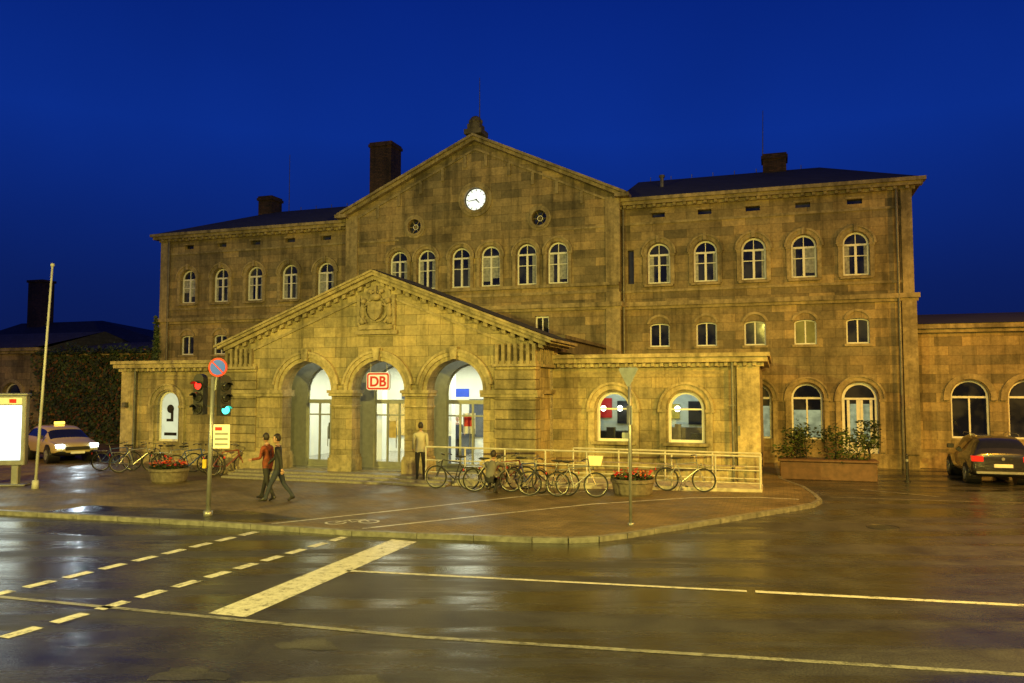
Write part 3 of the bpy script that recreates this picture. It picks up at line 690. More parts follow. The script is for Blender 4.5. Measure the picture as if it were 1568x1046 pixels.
def pavers():
    m,nt,out=newmat('concrete_pavers'); b=N(nt,'ShaderNodeBsdfPrincipled'); tc=N(nt,'ShaderNodeTexCoord')
    mp=N(nt,'ShaderNodeMapping'); mp.inputs['Rotation'].default_value=(0,0,-TH); nt.links.new(tc.outputs['Object'],mp.inputs[0])
    br=N(nt,'ShaderNodeTexBrick'); 
    for k,v in (('Scale',1),('Brick Width',.2),('Row Height',.1),('Mortar Size',.006)): br.inputs[k].default_value=v
    br.inputs['Color1'].default_value=(.20,.15,.075,1); br.inputs['Color2'].default_value=(.13,.10,.055,1); br.inputs['Mortar'].default_value=(.03,.028,.022,1)
    nt.links.new(mp.outputs[0],br.inputs['Vector'])
    n=N(nt,'ShaderNodeTexNoise'); n.inputs['Scale'].default_value=.8; n.inputs['Detail'].default_value=8; n.inputs['Roughness'].default_value=.65; nt.links.new(tc.outputs['Object'],n.inputs['Vector'])
    r=ramp(nt,n.outputs['Fac'],[(.35,.45),(.65,1.25)])
    c=mult(nt,br.outputs['Color'],r.outputs[0],.9); nt.links.new(c,b.inputs['Base Color'])
    rr=ramp(nt,n.outputs['Fac'],[(.35,.38),(.6,.7)]); nt.links.new(rr.outputs[0],b.inputs['Roughness'])
    bp=N(nt,'ShaderNodeBump'); bp.inputs['Strength'].default_value=.5; bp.inputs['Distance'].default_value=.008; bp.invert=True
    nt.links.new(br.outputs['Fac'],bp.inputs['Height']); nt.links.new(bp.outputs[0],b.inputs['Normal']); nt.links.new(b.outputs[0],out.inputs[0]); return m
M['pav']=pavers()
sheet('ground',[(-600,-600),(600,-600),(600,600),(-600,600)],-.02,asphalt('ground_asphalt',.04,.4,.7))
sheet('road',[(-60,-20),(60,-20),(60,60),(-60,60)],0,M['asph'])
kerb=[(-60,35.3),(-12.3,19.4),(-6.8,17.85),(-3.28,16.65),(-1.91,16.35),(.4,15.9),(1.1,15.85),(1.7,15.98),(2.3,16.35),(2.93,16.85),(4.65,18.15),(6.8,19.85),(7.7,20.6),(8.15,21.3),(8.45,22.5),(8.75,24.2),(8.8,26.3),(10.2,31),(14,44)]
sheet('forecourt_pavement',kerb+[(0,60),(-60,60)],.10,M['pav'],.12)
kb=MB()
def stripe(pts,wd,z):
    L=[];R=[]
    for i,p in enumerate(pts):
        a=Vector(pts[max(0,i-1)]);b=Vector(pts[min(len(pts)-1,i+1)]); d=(b-a).normalized(); nn=Vector((-d.y,d.x))
        p=Vector(p); L.append(p+nn*wd*.5); R.append(p-nn*wd*.5)
    return L,R
def dense(pts,step=1.0):
    o=[]
    for a,b in zip(pts[:-1],pts[1:]):
        a=Vector(a);b=Vector(b);k=max(1,int((b-a).length/step))
        for i in range(k): o.append(tuple(a.lerp(b,i/k)))
    o.append(pts[-1]); return o
kd=dense(kerb,1.0)
for a,b in zip(kd[:-1],kd[1:]):
    a=Vector(a);b=Vector(b); d=(b-a); 
    if d.length<.05: continue
    g=.006*d.normalized(); L,R=stripe([tuple(a+g),tuple(b-g)],.12,0)
    kb.add([(L[0].x,L[0].y,.108),(L[1].x,L[1].y,.108),(R[1].x,R[1].y,.104),(R[0].x,R[0].y,.104),(L[0].x,L[0].y,-.01),(L[1].x,L[1].y,-.01),(R[1].x,R[1].y,-.01),(R[0].x,R[0].y,-.01)],[(0,1,2,3),(4,5,1,0),(5,6,2,1),(6,7,3,2),(7,4,0,3)])
kb.obj('kerb',M['kerb'],None)
def paintmat(name,c0,c1,lo=.36):
    m,nt,out=newmat(name); b=N(nt,'ShaderNodeBsdfPrincipled'); tc=N(nt,'ShaderNodeTexCoord')
    n=N(nt,'ShaderNodeTexNoise'); n.inputs['Scale'].default_value=6; n.inputs['Detail'].default_value=10; n.inputs['Roughness'].default_value=.85; nt.links.new(tc.outputs['Object'],n.inputs['Vector'])
    r=ramp(nt,n.outputs['Fac'],[(lo,(.06,.06,.055)),(lo+.07,[c0]*3),(.7,[c1]*3)]); nt.links.new(r.outputs[0],b.inputs['Base Color']); b.inputs['Roughness'].default_value=.4
    nt.links.new(b.outputs[0],out.inputs[0]); return m
M['paint']=paintmat('worn_road_paint',.5,.78,.40); M['paint2']=paintmat('faded_paint',.2,.38,.42)
mk=MB()
def line(pts,wd,z,mb=mk):
    L,R=stripe(pts,wd,z); n=len(pts)
    vs=[(p.x,p.y,z) for p in L]+[(p.x,p.y,z) for p in R]
    mb.add(vs,[(i,i+1,n+i+1,n+i)[::-1] for i in range(n-1)])
mk.add([(-4.08,10.9,.004),(-3.52,10.72,.004),(-1.88,15.95,.004),(-2.41,16.2,.004)],[(0,1,2,3)])
line([(-2.75,13.43),(3.5,12.08)],.10,.004); line([(3.62,12.055),(20,8.52)],.13,.004)
d=Vector((.385,.923)).normalized()
def row(p_end,nn,sp=.67):
    p=Vector(p_end)
    for i in range(nn):
        c=p-d*sp*i; a=c-d*.23; b=c+d*.23; line([tuple(a),tuple(b)],.19,.004)
row((-5.5,16.85),14); row((-3.5,16.25),16)
mk.obj('road_markings',M['paint'],None,recalc=False)
mk2=MB()
z=.106
line([(-5.21,17.45),(-2.5,19.6),(.28,21.9),(2.2,23.0)],.09,z,mk2)
line([(-3.14,16.85),(-.5,18.7),(2,20.4),(4.8,21.6),(6.6,21.7),(7.6,21.3)],.09,z,mk2)
def ringflat(cx,cy,r,w_,z,mb):
    n=20; vs=[]
    for i in range(n):
        a=2*pi*i/n; vs+= [(cx+r*math.cos(a),cy+r*math.sin(a),z),(cx+(r-w_)*math.cos(a),cy+(r-w_)*math.sin(a),z)]
    mb.add(vs,[(2*i,2*i+1,(2*i+3)%(2*n),(2*i+2)%(2*n)) for i in range(n)])
ringflat(-3.85,17.6,.24,.06,z,mk2); ringflat(-3.15,17.75,.24,.06,z,mk2)
line([(-3.85,17.6),(-3.65,17.95),(-3.3,18.02),(-3.15,17.75)],.06,z+.002,mk2); line([(-3.65,17.95),(-3.5,17.65),(-3.3,18.02)],.06,z+.003,mk2)
mk2.obj('cycle_path_markings',M['paint'],None,recalc=False)
mk3=MB(); line([(-30,18.6),(-7.4,11.75),(-1.14,9.88),(5.37,8.6),(20,5.7)],.10,.004,mk3)
line([(10.5,24.2),(12.0,22.6)],.1,.004,mk3); line([(8.9,22.5),(14,21.2)],.08,.004,mk3)
mk3.obj('gutter_line',M['paint2'],None,recalc=False)
sheet('asphalt_strip',[(-11.2,19.15),(-5.6,17.6),(-4.6,18.1),(-6.2,19.2),(-10.6,20.2)],.104,M['asph3'])
def blob(name,cx,cy,rx,ry,mat):
    l=[]
    for i in range(18):
        a=2*pi*i/18; k=1+.25*math.sin(3*a+cx)+.12*math.sin(7*a)
        l.append((cx+rx*k*math.cos(a)-ry*.3*math.sin(a),cy+ry*k*math.sin(a)))
    sheet(name,l,.003,mat)
blob('asphalt_patch',-2.4,9.6,.35,.22,M['asph2']); blob('asphalt_patch',-1.9,8.3,.8,.25,M['asph2']); blob('asphalt_patch',-3.4,8.6,.4,.2,M['asph2'])
sheet('asphalt_patch',[(-9,6.2),(-3.0,5.0),(-2.7,6.2),(-8.6,7.6)],.003,M['asph3'])
def cover(x,y,z,r=.33):
    c=MB(); c.cyl((0,0,0),(0,0,.004),r,n=28); c.torus((0,0,.002),r+.03,.008,'z',n=28)
    for i in range(-3,4): c.box(-math.sqrt(max(0,r*r-(i*.08)**2))*.85,math.sqrt(max(0,r*r-(i*.08)**2))*.85,i*.08-.012,i*.08+.012,.004,.008)
    c.obj('manhole_cover',M['iron'],None,loc=(x,y,z))
cover(8.1,17.6,.002,.3)

# ================================================================== STREET FURNITURE
M['lensdark']=P('dark_lens',(.02,.02,.015),.15,var=.1)
tl=root('traffic_light',(-7.0,18.55,.1)); a=MB()
a.cyl((0,0,0),(.05,0,3.2),.055,.05,12); a.cyl((0,0,0),(0,0,.12),.11,.1,12); a.obj('pole',M['galv'],tl,smooth=True)
def head(parent,off,ang,lit,n=3):
    h=MB(); hh=.27*n
    h.box(-.13,.13,-.06,.12,0,hh); 
    for i in range(n):
        zc=hh-.135-.27*i
        h.ring(0,zc,.095,.112,-.24,-.06,.1*pi,.9*pi,12) 
        h.ring(0,zc,.1,.12,-.1,-.055,0,2*pi,20)
    h.ring(0,hh,.0,.13,-.055,.11,n=10)
    o=h.obj('signal_head',M['black'],parent); o.location=off; o.rotation_euler=(0,0,ang)
    for i in range(n):
        zc=hh-.135-.27*i; l_=MB(); l_.sphere((0,-.06,zc),.095,.03,.095)
        mt=M['redlamp'] if (lit=='r' and i==0) else M['greenlamp'] if (lit=='g' and i==n-1) else M['lensdark']
        q=l_.obj('lens',mt,parent,smooth=True); q.location=off; q.rotation_euler=(0,0,ang)
head(tl,(-.25,-.02,2.33),-.25,'r'); head(tl,(.33,-.02,2.3),.75,'g')
a=MB(); a.box(-.2,.3,-.01,.02,2.5,2.54); a.box(-.2,.3,-.012,.02,2.95,2.99); a.obj('brackets',M['black'],tl)
a=MB(); a.cyl((.17,-.06,3.42),(.17,-.03,3.42),.22,n=32,m=1); a.cyl((.17,-.066,3.42),(.17,-.058,3.42),.175,n=32,m=0)
a.prism([(.17-.135,3.42+.115),(.17-.115,3.42+.135),(.17+.135,3.42-.115),(.17+.115,3.42-.135)],-.072,-.064,1)
a.cyl((.1,0,2.9),(.17,0,3.6),.025,n=8,m=2)
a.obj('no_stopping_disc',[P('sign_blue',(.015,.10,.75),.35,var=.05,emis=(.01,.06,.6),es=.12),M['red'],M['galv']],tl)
a=MB(); a.box(.1,.48,-.06,-.045,1.55,2.1,0); 
for z in(1.62,1.74,1.86): a.box(.14,.44,-.064,-.059,z,z+.05,1)
a.box(.14,.3,-.064,-.059,1.96,2.04,2); a.box(-.12,-.04,-.1,-.04,1.1,1.3,3)
a.obj('plate_sign',[M['white'],M['grey'],M['red'],P('button_box_yellow',(.5,.35,.03),.4)],tl)
ys=root('yield_sign',(2.55,17.3,.1)); a=MB(); a.cyl((0,0,0),(0,0,3.4),.036,.036,10); a.cyl((0,0,0),(0,0,.05),.07,n=10); a.obj('pole',M['galv'],ys,smooth=True)
a=MB(); sgn=[(-.24,3.38),(.24,3.38),(.27,3.34),(.03,2.97),(-.03,2.97),(-.27,3.34)]
a.prism(sgn[::-1],-.045,-.035); a.box(-.16,.16,-.036,.0,3.22,3.25); a.box(-.1,.1,-.036,.0,3.08,3.11); o=a.obj('sign_plate',P('sign_back_grey',(.30,.33,.33),.5,metal=.1),ys); o.rotation_euler=(0,0,-.85)
a=MB(); a.box(-.015,.0,-.18,.18,2.15,2.55); o=a.obj('second_plate',bpy.data.materials['sign_back_grey'],ys); o.rotation_euler=(0,0,.15)
ab=root('advert_lightbox',(-15.55,24.3,.1),0.12); a=MB()
a.box(-.78,.78,-.12,.12,.62,2.72); a.box(-.6,-.4,-.1,.1,0,.62); a.box(.4,.6,-.1,.1,0,.62); a.box(-.85,.85,-.2,.2,0,.06); a.box(-.82,.82,-.15,.15,2.72,2.8)
a.obj('case',M['galv'],ab,bevel=.02); a=MB(); a.box(-.66,.66,-.135,-.121,.78,2.42); a.obj('poster_face',M['adlight'],ab)
a=MB(); a.box(-.66,.66,-.132,-.121,2.46,2.66,0); a.box(.3,.5,-.136,-.131,2.5,2.62,1); a.obj('header',[M['white'],M['red']],ab)
a=MB(); a.cyl((0,0,0),(.28,0,6.6),.045,.03,10); a.sphere((.28,0,6.62),.06); a.cyl((0,0,0),(0,0,.25),.1,.09,10); a.obj('flagpole',P('flagpole_paint',(.42,.43,.42),.5,var=.15),None,smooth=True,loc=(-14.0,23.6,.1))
for x,y in((12.9,26.2),(8.35,26.9)):
    a=MB(); a.cyl((0,0,0),(0,0,.85),.05,.045,12,0); a.sphere((0,0,.86),.055,m=0); a.cyl((0,0,.66),(0,0,.74),.052,.052,12,1); a.cyl((0,0,0),(0,0,.05),.1,.1,12,0)
    a.obj('bollard',[M['black'],M['grey']],None,smooth=False,loc=(x,y,0))
def planter(x,y):
    p=root('flower_planter',(x,y,.1)); a=MB()
    prof=[(.48,0),(.52,.05),(.58,.34),(.62,.36),(.62,.44),(.56,.45),(.5,.38)]
    n=24; vs=[(r*math.cos(2*pi*i/n),r*math.sin(2*pi*i/n),z) for r,z in prof for i in range(n)]
    a.add(vs,[(k*n+i,k*n+(i+1)%n,(k+1)*n+(i+1)%n,(k+1)*n+i) for k in range(len(prof)-1) for i in range(n)]); a.cyl((0,0,.36),(0,0,.39),.51,n=20)
    a.obj('bowl',P('planter_concrete',(.14,.12,.09),.7,var=.35,nscale=9,bump=.3),p,smooth=False)
    f=MB()
    def fn():
        a_=random.uniform(0,2*pi); r=.58*math.sqrt(random.random()); z=.4+random.random()*.28*(1-r*.9)
        return (r*math.cos(a_),r*math.sin(a_),z),(0,0,1)
    leaves(f,420,fn,.1,[0,1,1]); 
    def fn2():
        p_,n_=fn(); return (p_[0],p_[1],p_[2]+.1),n_
    leaves(f,190,fn2,.08,[2,2,3]); f.obj('flowers',[M['leaf1'],M['leaf2'],M['petal'],M['petal2']],p,recalc=False)
planter(3.35,22.3); planter(-10.8,25.3)
p=root('shrub_planter',(10.6,27.0,0),TH); a=MB(); a.box(-1.5,1.5,-.45,.45,0,.6); a.box(-1.56,1.56,-.51,.51,.6,.68); a.obj('trough',P('planter_brown',(.11,.06,.035),.6),p,bevel=.02)
f=MB()
cl=[(random.uniform(-1.4,1.4),random.uniform(-.3,.3),random.uniform(.75,1.55)) for _ in range(18)]
def fs_():
    c=random.choice(cl); r=random.gauss(0,.17); return (c[0]+random.gauss(0,.2),c[1]+random.gauss(0,.15),max(.6,c[2]+r)),(0,-.3,1)
leaves(f,2000,fs_,.11,[0,1,1]); 
for c in cl: f.cyl((c[0]*.9,0,.6),(c[0],c[1],c[2]),.02,.01,5,2)
f.obj('shrubs',[M['leaf1'],M['leaf2'],M['rubber']],p,recalc=False)
p=root('potted_tree',(12.15,27.3,0)); a=MB(); a.cyl((0,0,0),(0,0,.5),.22,.3,14); a.torus((0,0,.5),.3,.03,'z',n=16); a.obj('pot',M['granite'],p)
f=MB(); f.tube([(0,0,.4),(.03,0,.8),(-.02,.02,1.1)],.035,6,2)
for k in range(9):
    a_=k*.7; f.cyl((0,0,.9+.03*k),(.35*math.cos(a_),.35*math.sin(a_),1.25+.07*k),.015,.006,5,2)
def ft():
    a_=random.uniform(0,2*pi); r=random.uniform(.1,.5); z=random.uniform(1.0,1.95); r*=1-.4*abs(z-1.45); return (r*math.cos(a_),r*math.sin(a_),z),(0,0,1)
leaves(f,600,ft,.11,[0,1]); f.obj('crown',[M['leaf1'],M['leaf2'],M['rubber']],p,recalc=False)

# ------------------------------------------------------------------ bicycles
def bike_mesh(col,basket=False):
    a=MB(); R=.33
    for x in(-.52,.52):
        a.torus((x,0,R+.01),R-.01,.02,'y',n=30,k=6,m=0); a.torus((x,0,R+.01),R-.035,.008,'y',n=30,k=5,m=1)
        a.cyl((x,-.04,R+.01),(x,.04,R+.01),.025,n=8,m=1)
        for i in range(14):
            t=2*pi*i/14; a.cyl((x,.02*(-1)**i,R+.01),(x+(R-.03)*math.cos(t),0,R+.01+(R-.03)*math.sin(t)),.002,n=3,m=1,cap=False)
        n=12; vs=[]
        for i in range(n+1):
            t=pi*(.05+.75*i/n) if x<0 else pi*(.1+.6*i/n)
            if x<0: t=pi-t+.5
            for y in(-.03,.03): vs.append((x+(R+.045)*math.cos(t),y,R+.01+(R+.045)*math.sin(t)))
        a.add(vs,[(2*i,2*i+1,2*i+3,2*i+2) for i in range(n)],0)
    bb=(-.08,0,.28); st_=(-.22,0,.78); hd=(.33,0,.84); hl=(.37,0,.66); ra=(-.52,0,.34); fa=(.52,0,.34)
    a.cyl(bb,st_,.017,n=8,m=2); a.cyl(bb,hl,.02,n=8,m=2); a.cyl(st_,hd,.016,n=8,m=2); a.cyl(hl,hd,.022,n=8,m=2)
    for y in(-.045,.045):
        a.cyl((ra[0],y,ra[2]),(bb[0],y*.5,bb[2]),.010,n=6,m=2); a.cyl((ra[0],y,ra[2]),(st_[0],y*.4,st_[2]-.04),.009,n=6,m=2); a.cyl((fa[0],y,fa[2]),(hl[0],y*.7,hl[2]),.013,.013,6,2)
    a.cyl(st_,(-.25,0,.92),.013,n=8,m=1); a.sphere((-.27,0,.95),.14,.075,.035,m=0); a.sphere((-.19,0,.955),.12,.035,.028,m=0)
    a.cyl(hd,(.31,0,.98),.014,n=8,m=1); a.tube([(.18,-.27,1.0),(.30,-.2,1.03),(.33,0,.99),(.30,.2,1.03),(.18,.27,1.0)],.012,6,1)
    for y in(-.27,.27): a.cyl((.26,y*.92,1.02),(.15,y*1.02,.995),.017,n=8,m=0)
    a.torus(bb,.09,.008,'y',n=20,k=4,m=1); a.cyl((bb[0],0,bb[2]),(bb[0]+.12,-.08,bb[2]-.1),.01,n=5,m=1); a.cyl((bb[0],0,bb[2]),(bb[0]-.12,.08,bb[2]+.1),.01,n=5,m=1)
    a.box(bb[0]+.08,bb[0]+.17,-.16,-.07,bb[2]-.12,bb[2]-.1,0); a.box(bb[0]-.17,bb[0]-.08,.07,.16,bb[2]+.1,bb[2]+.12,0)
    a.box(-.78,-.3,-.06,.06,.715,.73,1); a.cyl((-.7,0,.72),(-.54,0,.36),.007,n=5,m=1)
    a.cyl((.42,0,.78),(.47,0,.78),.035,n=10,m=1); a.box(-.84,-.82,-.03,.03,.6,.66,3)
    a.cyl((-.1,-.03,.27),(-.2,-.16,.03),.008,n=5,m=0)
    if basket:
        a.prism([(.36,.86),(.66,.86),(.72,1.12),(.32,1.12)],-.16,.16,4)
    me=a.obj('tmp',[M['rubber'],M['rim'],col,M['red'],M['basket']]); d_=me.data; bpy.data.objects.remove(me); return d_
M['basket']=P('pale_crate',(.75,.70,.48),.5,var=.1)
bm_=[bike_mesh(P('bike_black',(.03,.03,.035),.3)),bike_mesh(P('bike_silver',(.32,.32,.30),.3,metal=.5)),bike_mesh(P('bike_blue',(.03,.06,.2),.3)),bike_mesh(P('bike_red',(.20,.03,.02),.3)),bike_mesh(bpy.data.materials['bike_silver'],True)]
def bike(x,y,rot,k,z=.1,lean=.06):
    o=bpy.data.objects.new('bicycle',bm_[k]); COL.objects.link(o); o.location=(x,y,z); o.rotation_euler=(lean,0,rot)
bike(-1.75,23.5,TH+pi,0); bike(-.55,22.85,TH+.25,1); bike(.45,22.9,TH-.5,2); bike(1.0,22.0,TH+pi+.3,0); bike(1.75,21.75,TH+.15,4,lean=-.05); bike(4.95,22.95,TH+.05,1); bike(-.1,23.6,TH+.1,3)
for i,(u,k) in enumerate(((-14.2,2),(-13.3,1),(-12.5,0),(-11.7,1),(-11.1,2),(-10.2,0),(-9.7,3))):
    bike(u,28.0-(u+12)*.30+random.uniform(-.2,.2),TH+random.choice((.5,.8,2.6,1.0)),k,lean=random.uniform(-.08,.08))

# ------------------------------------------------------------------ cars
def car(name,loc,rot,paint,st_,L,H,suv=True,head_on=False,taxi=False):
    r=root(name,loc,rot); a=MB(); sec=[]
    for (x,wd,zb,zbelt,wr,zr) in st_:
        half=[(0,zb),(wd*.9,zb),(wd*.985,zb+.14),(wd,(zb+zbelt)*.5),(wd*.985,zbelt-.07),(wd*.93,zbelt),(wr,zr-.05),(wr*.82,zr),(0,zr+.02)]
        sec.append([(x,y,z) for y,z in half]+[(x,-y,z) for y,z in half[-2:0:-1]])
    k=len(sec[0]); vs=[p for s in sec for p in s]; 
    gi,gj,wi,wj=(3,6,2,6)
    for i in range(len(sec)-1):
        for j in range(k):
            jn=(j+1)%k; m=0
            if j in(5,10) and gi<=i<gj: m=1
            if i==wi and j in(6,7,8,9): m=1
            if i==wj and j in(6,7,8,9): m=1
            if j in(0,1,14,15): m=2
            a.f.append([i*k+j,i*k+jn,(i+1)*k+jn,(i+1)*k+j]); a.m.append(m)
    a.f.append(list(range(k))); a.m.append(0); a.f.append(list(range((len(sec)-1)*k,len(sec)*k))); a.m.append(0)
    a.v=vs; a.obj('body',[paint,M['carglass'],M['black']],r,smooth=True,sub=2)
    wz=.33; b=MB()
    for x in(-L*.30,L*.31):
        for q in(-1,1):
            y=q*.80
            b.cyl((x,y-.11*q,wz),(x,y+.115*q,wz),wz,wz,24,0); b.cyl((x,y+.05*q,wz),(x,y+.125*q,wz),.22,.20,16,1)
            for s in range(5):
                t=2*pi*s/5; b.cyl((x,y+.128*q,wz),(x+.2*math.cos(t),y+.128*q,wz+.2*math.sin(t)),.03,.02,5,1)
            b.cyl((x,y-.3*q,wz+.03),(x,y+.09*q,wz+.03),wz+.055,wz+.055,24,2)
    b.obj('wheels',[M['rubber'],M['galv'],M['black']],r)
    c=MB(); xr=st_[0][0]; xf=st_[-1][0]; zb=st_[2][3]
    for q in(-1,1):
        c.box(xr-.0,xr+.22,q*.70-.16,q*.70+.16,zb-.24,zb-.07,0)
        c.box(xf-.22,xf-.0,q*.62-.14,q*.62+.14,.62,.76,1)
        c.box(.6,.75,q*.95-.1,q*.95+.1,zb+.0,zb+.14,2)
        if suv: c.tube([(-1.5,q*.6,H-.02),(-1.3,q*.62,H+.04),(.1,q*.62,H+.03),(.4,q*.6,H-.06)],.015,5,3)
    c.box(xr-.03,xr+.05,-.26,.26,zb-.42,zb-.31,4); c.box(xf-.05,xf+.03,-.26,.26,.38,.48,4)
    c.box(xf-.06,xf+.01,-.45,.45,.52,.66,2); c.box(xr-.02,xr+.1,-.75,.75,.38,.46,3)
    c.cyl((xr-.02,.0,zb-.15),(xr+.05,0,zb-.15),.05,n=14,m=3)
    if taxi: c.box(-.35,-.15,-.18,.18,H+.02,H+.14,5)
    c.obj('lamps_and_trim',[M['taillamp'],M['headlamp'] if head_on else M['lensglass'],M['black'],M['galv'],M['white'],M['taxisign']],r,bevel=.012)
    return r
M['carglass']=P('car_glass',(.012,.014,.016),.05,var=.1,coat=.5); M['lensglass']=P('lens_glass',(.4,.42,.42),.1,var=.05)
M['cardark']=P('car_paint_dark',(.022,.022,.022),.22,var=.1,coat=1.0); M['carbeige']=P('car_paint_cream',(.45,.37,.18),.3,var=.04,coat=.8)
suvst=[(-2.12,.76,.48,.90,.66,.93),(-2.08,.84,.34,.98,.70,1.04),(-2.0,.88,.28,1.0,.69,1.12),(-1.72,.89,.26,1.0,.63,1.48),(-.9,.90,.26,.99,.62,1.55),(.05,.90,.26,.97,.62,1.54),(.55,.90,.26,.96,.62,1.42),(1.15,.89,.26,.95,.76,1.0),(1.85,.85,.28,.86,.68,.88),(2.08,.76,.34,.72,.58,.74),(2.13,.66,.42,.6,.5,.61)]
p_=Vector((15.25,24.9,0))+ET*2.12; car('parked_car',(p_.x,p_.y,0),math.atan2(ET.y,ET.x),M['cardark'],suvst,4.25,1.55)
tx=car('taxi',(-18.7,33.2,.1),math.atan2(-.70,.72),M['carbeige'],[(x,w_,a_,b_*.94,c_,d_*.93) for x,w_,a_,b_,c_,d_ in suvst],4.25,1.44,suv=False,head_on=True,taxi=True)
p_=Vector((19.5,24.0,0))+ET*2.0; car('parked_car',(p_.x,p_.y,0),math.atan2(ET.y,ET.x),M['cardark'],suvst,4.25,1.55)

# ------------------------------------------------------------------ people
SK=P('skin',(.45,.27,.18),.5,var=.08); SHOE=P('shoe_leather',(.02,.018,.015),.4); HAIRD=P('hair_dark',(.02,.014,.01),.55,bump=.4,nscale=60); LIPS=P('lips',(.35,.12,.1),.5)
def seg_d(p,a,b):
    ab=b-a; t=max(0,min(1,(p-a).dot(ab)/max(1e-9,ab.length_squared))); return (p-(a+ab*t)).length
def person(name,loc,rot,top,legs,pose,H=1.76,hair=HAIRD,shoe=SHOE,z=.1):
    k=H/1.76; V=Vector
    lean=pose.get('lean',0.03); up=V((math.sin(lean*3.2 if lean>.1 else lean),0,math.cos(lean*3.2 if lean>.1 else lean)))
    pel=V((0,0,.94)); sp=pel+up*.18; chs=pel+up*.39; nb=pel+up*.52; nt_=pel+up*.605+V((.015,0,0))
    verts=[];rad=[];edges=[];E=[]
    def av(p,r): verts.append(p); rad.append(r); return len(verts)-1
    def ed(a,b,m): edges.append((a,b)); E.append((verts[a],verts[b],m))
    i0=av(pel,(.135,.105)); i1=av(sp,(.125,.095)); i2=av(chs,(.15,.11)); i3=av(nb,(.075,.07)); i4=av(nt_,(.052,.055))
    ed(i0,i1,0); ed(i1,i2,0); ed(i2,i3,0); ed(i3,i4,3)
    ends=[]
    for q,key in((1,'l'),(-1,'r')):
        th,kn=pose[key+'leg']; 
        hp=V((0,q*.09,.90)); kp=hp+V((math.sin(th)*.43,q*.01,-math.cos(th)*.43)); a2=th-kn
        an_=kp+V((math.sin(a2)*.40,0,-math.cos(a2)*.40)); fa=pose.get(key+'foot',a2*.5)
        toe=an_+V((math.cos(fa)*.17,q*.02,-.045+math.sin(fa)*.12)); heel=an_+V((-.05*math.cos(fa),0,-.045))
        a=av(hp,(.092,.092)); b=av((hp+kp)/2,(.082,.082)); c=av(kp,(.058,.058)); c2=av(kp.lerp(an_,.35),(.056,.056)); d_=av(an_,(.040,.042)); e_=av(toe,(.036,.03))
        ed(i0,a,1); ed(a,b,1); ed(b,c,1); ed(c,c2,1); ed(c2,d_,1); ed(d_,e_,2); h=av(heel,(.036,.033)); ed(d_,h,2)
        sh=pel+up*.475+V((0,q*.185,0)); s1,s2,ab=pose[key+'arm']
        el=sh+V((math.sin(s1)*.285*math.cos(ab),q*math.sin(ab)*.285,-math.cos(s1)*math.cos(ab)*.285))
        wr=el+V((math.sin(s1+s2)*.25,q*.0,-math.cos(s1+s2)*.25))
        a=av(sh,(.062,.062)); b=av(sh.lerp(el,.5),(.052,.052)); c=av(el,(.044,.044)); d_=av(wr,(.030,.032))
        ed(i2,a,0); ed(a,b,0); ed(b,c,0); ed(c,d_,0)
        hd=(wr-el).normalized(); pm=av(wr+hd*.07,(.022,.038)); ed(d_,pm,3); ends.append((wr,hd,q))
    me=bpy.data.meshes.new(name); me.from_pydata([tuple(v) for v in verts],edges,[]); o=bpy.data.objects.new(name,me); COL.objects.link(o)
    o.modifiers.new('skin','SKIN'); 
    for i,sv in enumerate(me.skin_vertices[0].data): sv.radius=rad[i]; sv.use_root=(i==0)
    s=o.modifiers.new('sub','SUBSURF'); s.levels=2; s.render_levels=2
    dg_=bpy.context.evaluated_depsgraph_get(); em=bpy.data.meshes.new_from_object(o.evaluated_get(dg_))
    a=MB(); a.v=[tuple(v.co) for v in em.vertices]
    for p in em.polygons:
        c=p.center; best=min(E,key=lambda e:seg_d(c,e[0],e[1])); m=best[2]
        if m==1 and c.z>.86 and lean<.1: m=0
        a.f.append(list(p.vertices)); a.m.append(m)
    bpy.data.objects.remove(o)
    for wr,hd,q in ends:
        side=V((0,1,0)).cross(hd).normalized(); base=wr+hd*.085
        for fi in range(4):
            off=side*(-.027+.018*fi); L_=(.058,.07,.066,.05)[fi]; p0=base+off-hd*.015; p1=base+off+hd*L_*.5; p2=base+off+hd*L_*.9+V((0,-q*.018,0))
            a.cyl(p0,p1,.0095,.0085,7,3); a.cyl(p1,p2,.0085,.006,7,3)
        p0=wr+hd*.03+side*.02; p1=wr+hd*.06+side*.05; a.cyl(p0,p1,.011,.010,7,3); a.cyl(p1,p1+hd*.03+side*.006,.010,.007,7,3)
    ht=pose.get('head',0); hc=nt_+V((.022,0,.115)); hm=MB()
    hm.sphere((0,0,0),.092,.074,.118,n=20,k=14,m=0); hm.sphere((.035,0,-.062),.05,.05,.05,n=12,k=8,m=0)
    hm.add([(.085,-.013,-.02),(.085,.013,-.02),(.116,0,-.022),(.09,0,.028)],[(0,1,2),(0,2,3),(1,3,2)],0)
    for q in(-1,1):
        hm.sphere((.083,q*.030,.006),.010,.013,.008,n=8,k=6,m=1); hm.sphere((0,q*.076,-.01),.018,.01,.03,n=8,k=6,m=0); hm.box(.082,.092,q*.03-.015,q*.03+.015,.022,.027,2)
    hm.box(.082,.0895,-.02,.02,-.058,-.053,3)
    hm.sphere((-.012,0,.018),.098,.082,.118,n=22,k=16,m=2,cut=lambda c:(c.x>.03 and c.z<.055) or c.z<-.06)
    R_=Matrix.Rotation(ht,3,'Z')
    o_=len(a.v); 
    for v in hm.v: a.v.append(tuple(R_@V(v)+hc))
    mp_={0:3,1:5,2:4,3:6}
    for f,m in zip(hm.f,hm.m): a.f.append([i+o_ for i in f]); a.m.append(mp_[m])
    a.torus(tuple(nb+up*.015),.062,.018,'z',n=16,k=6,m=0)
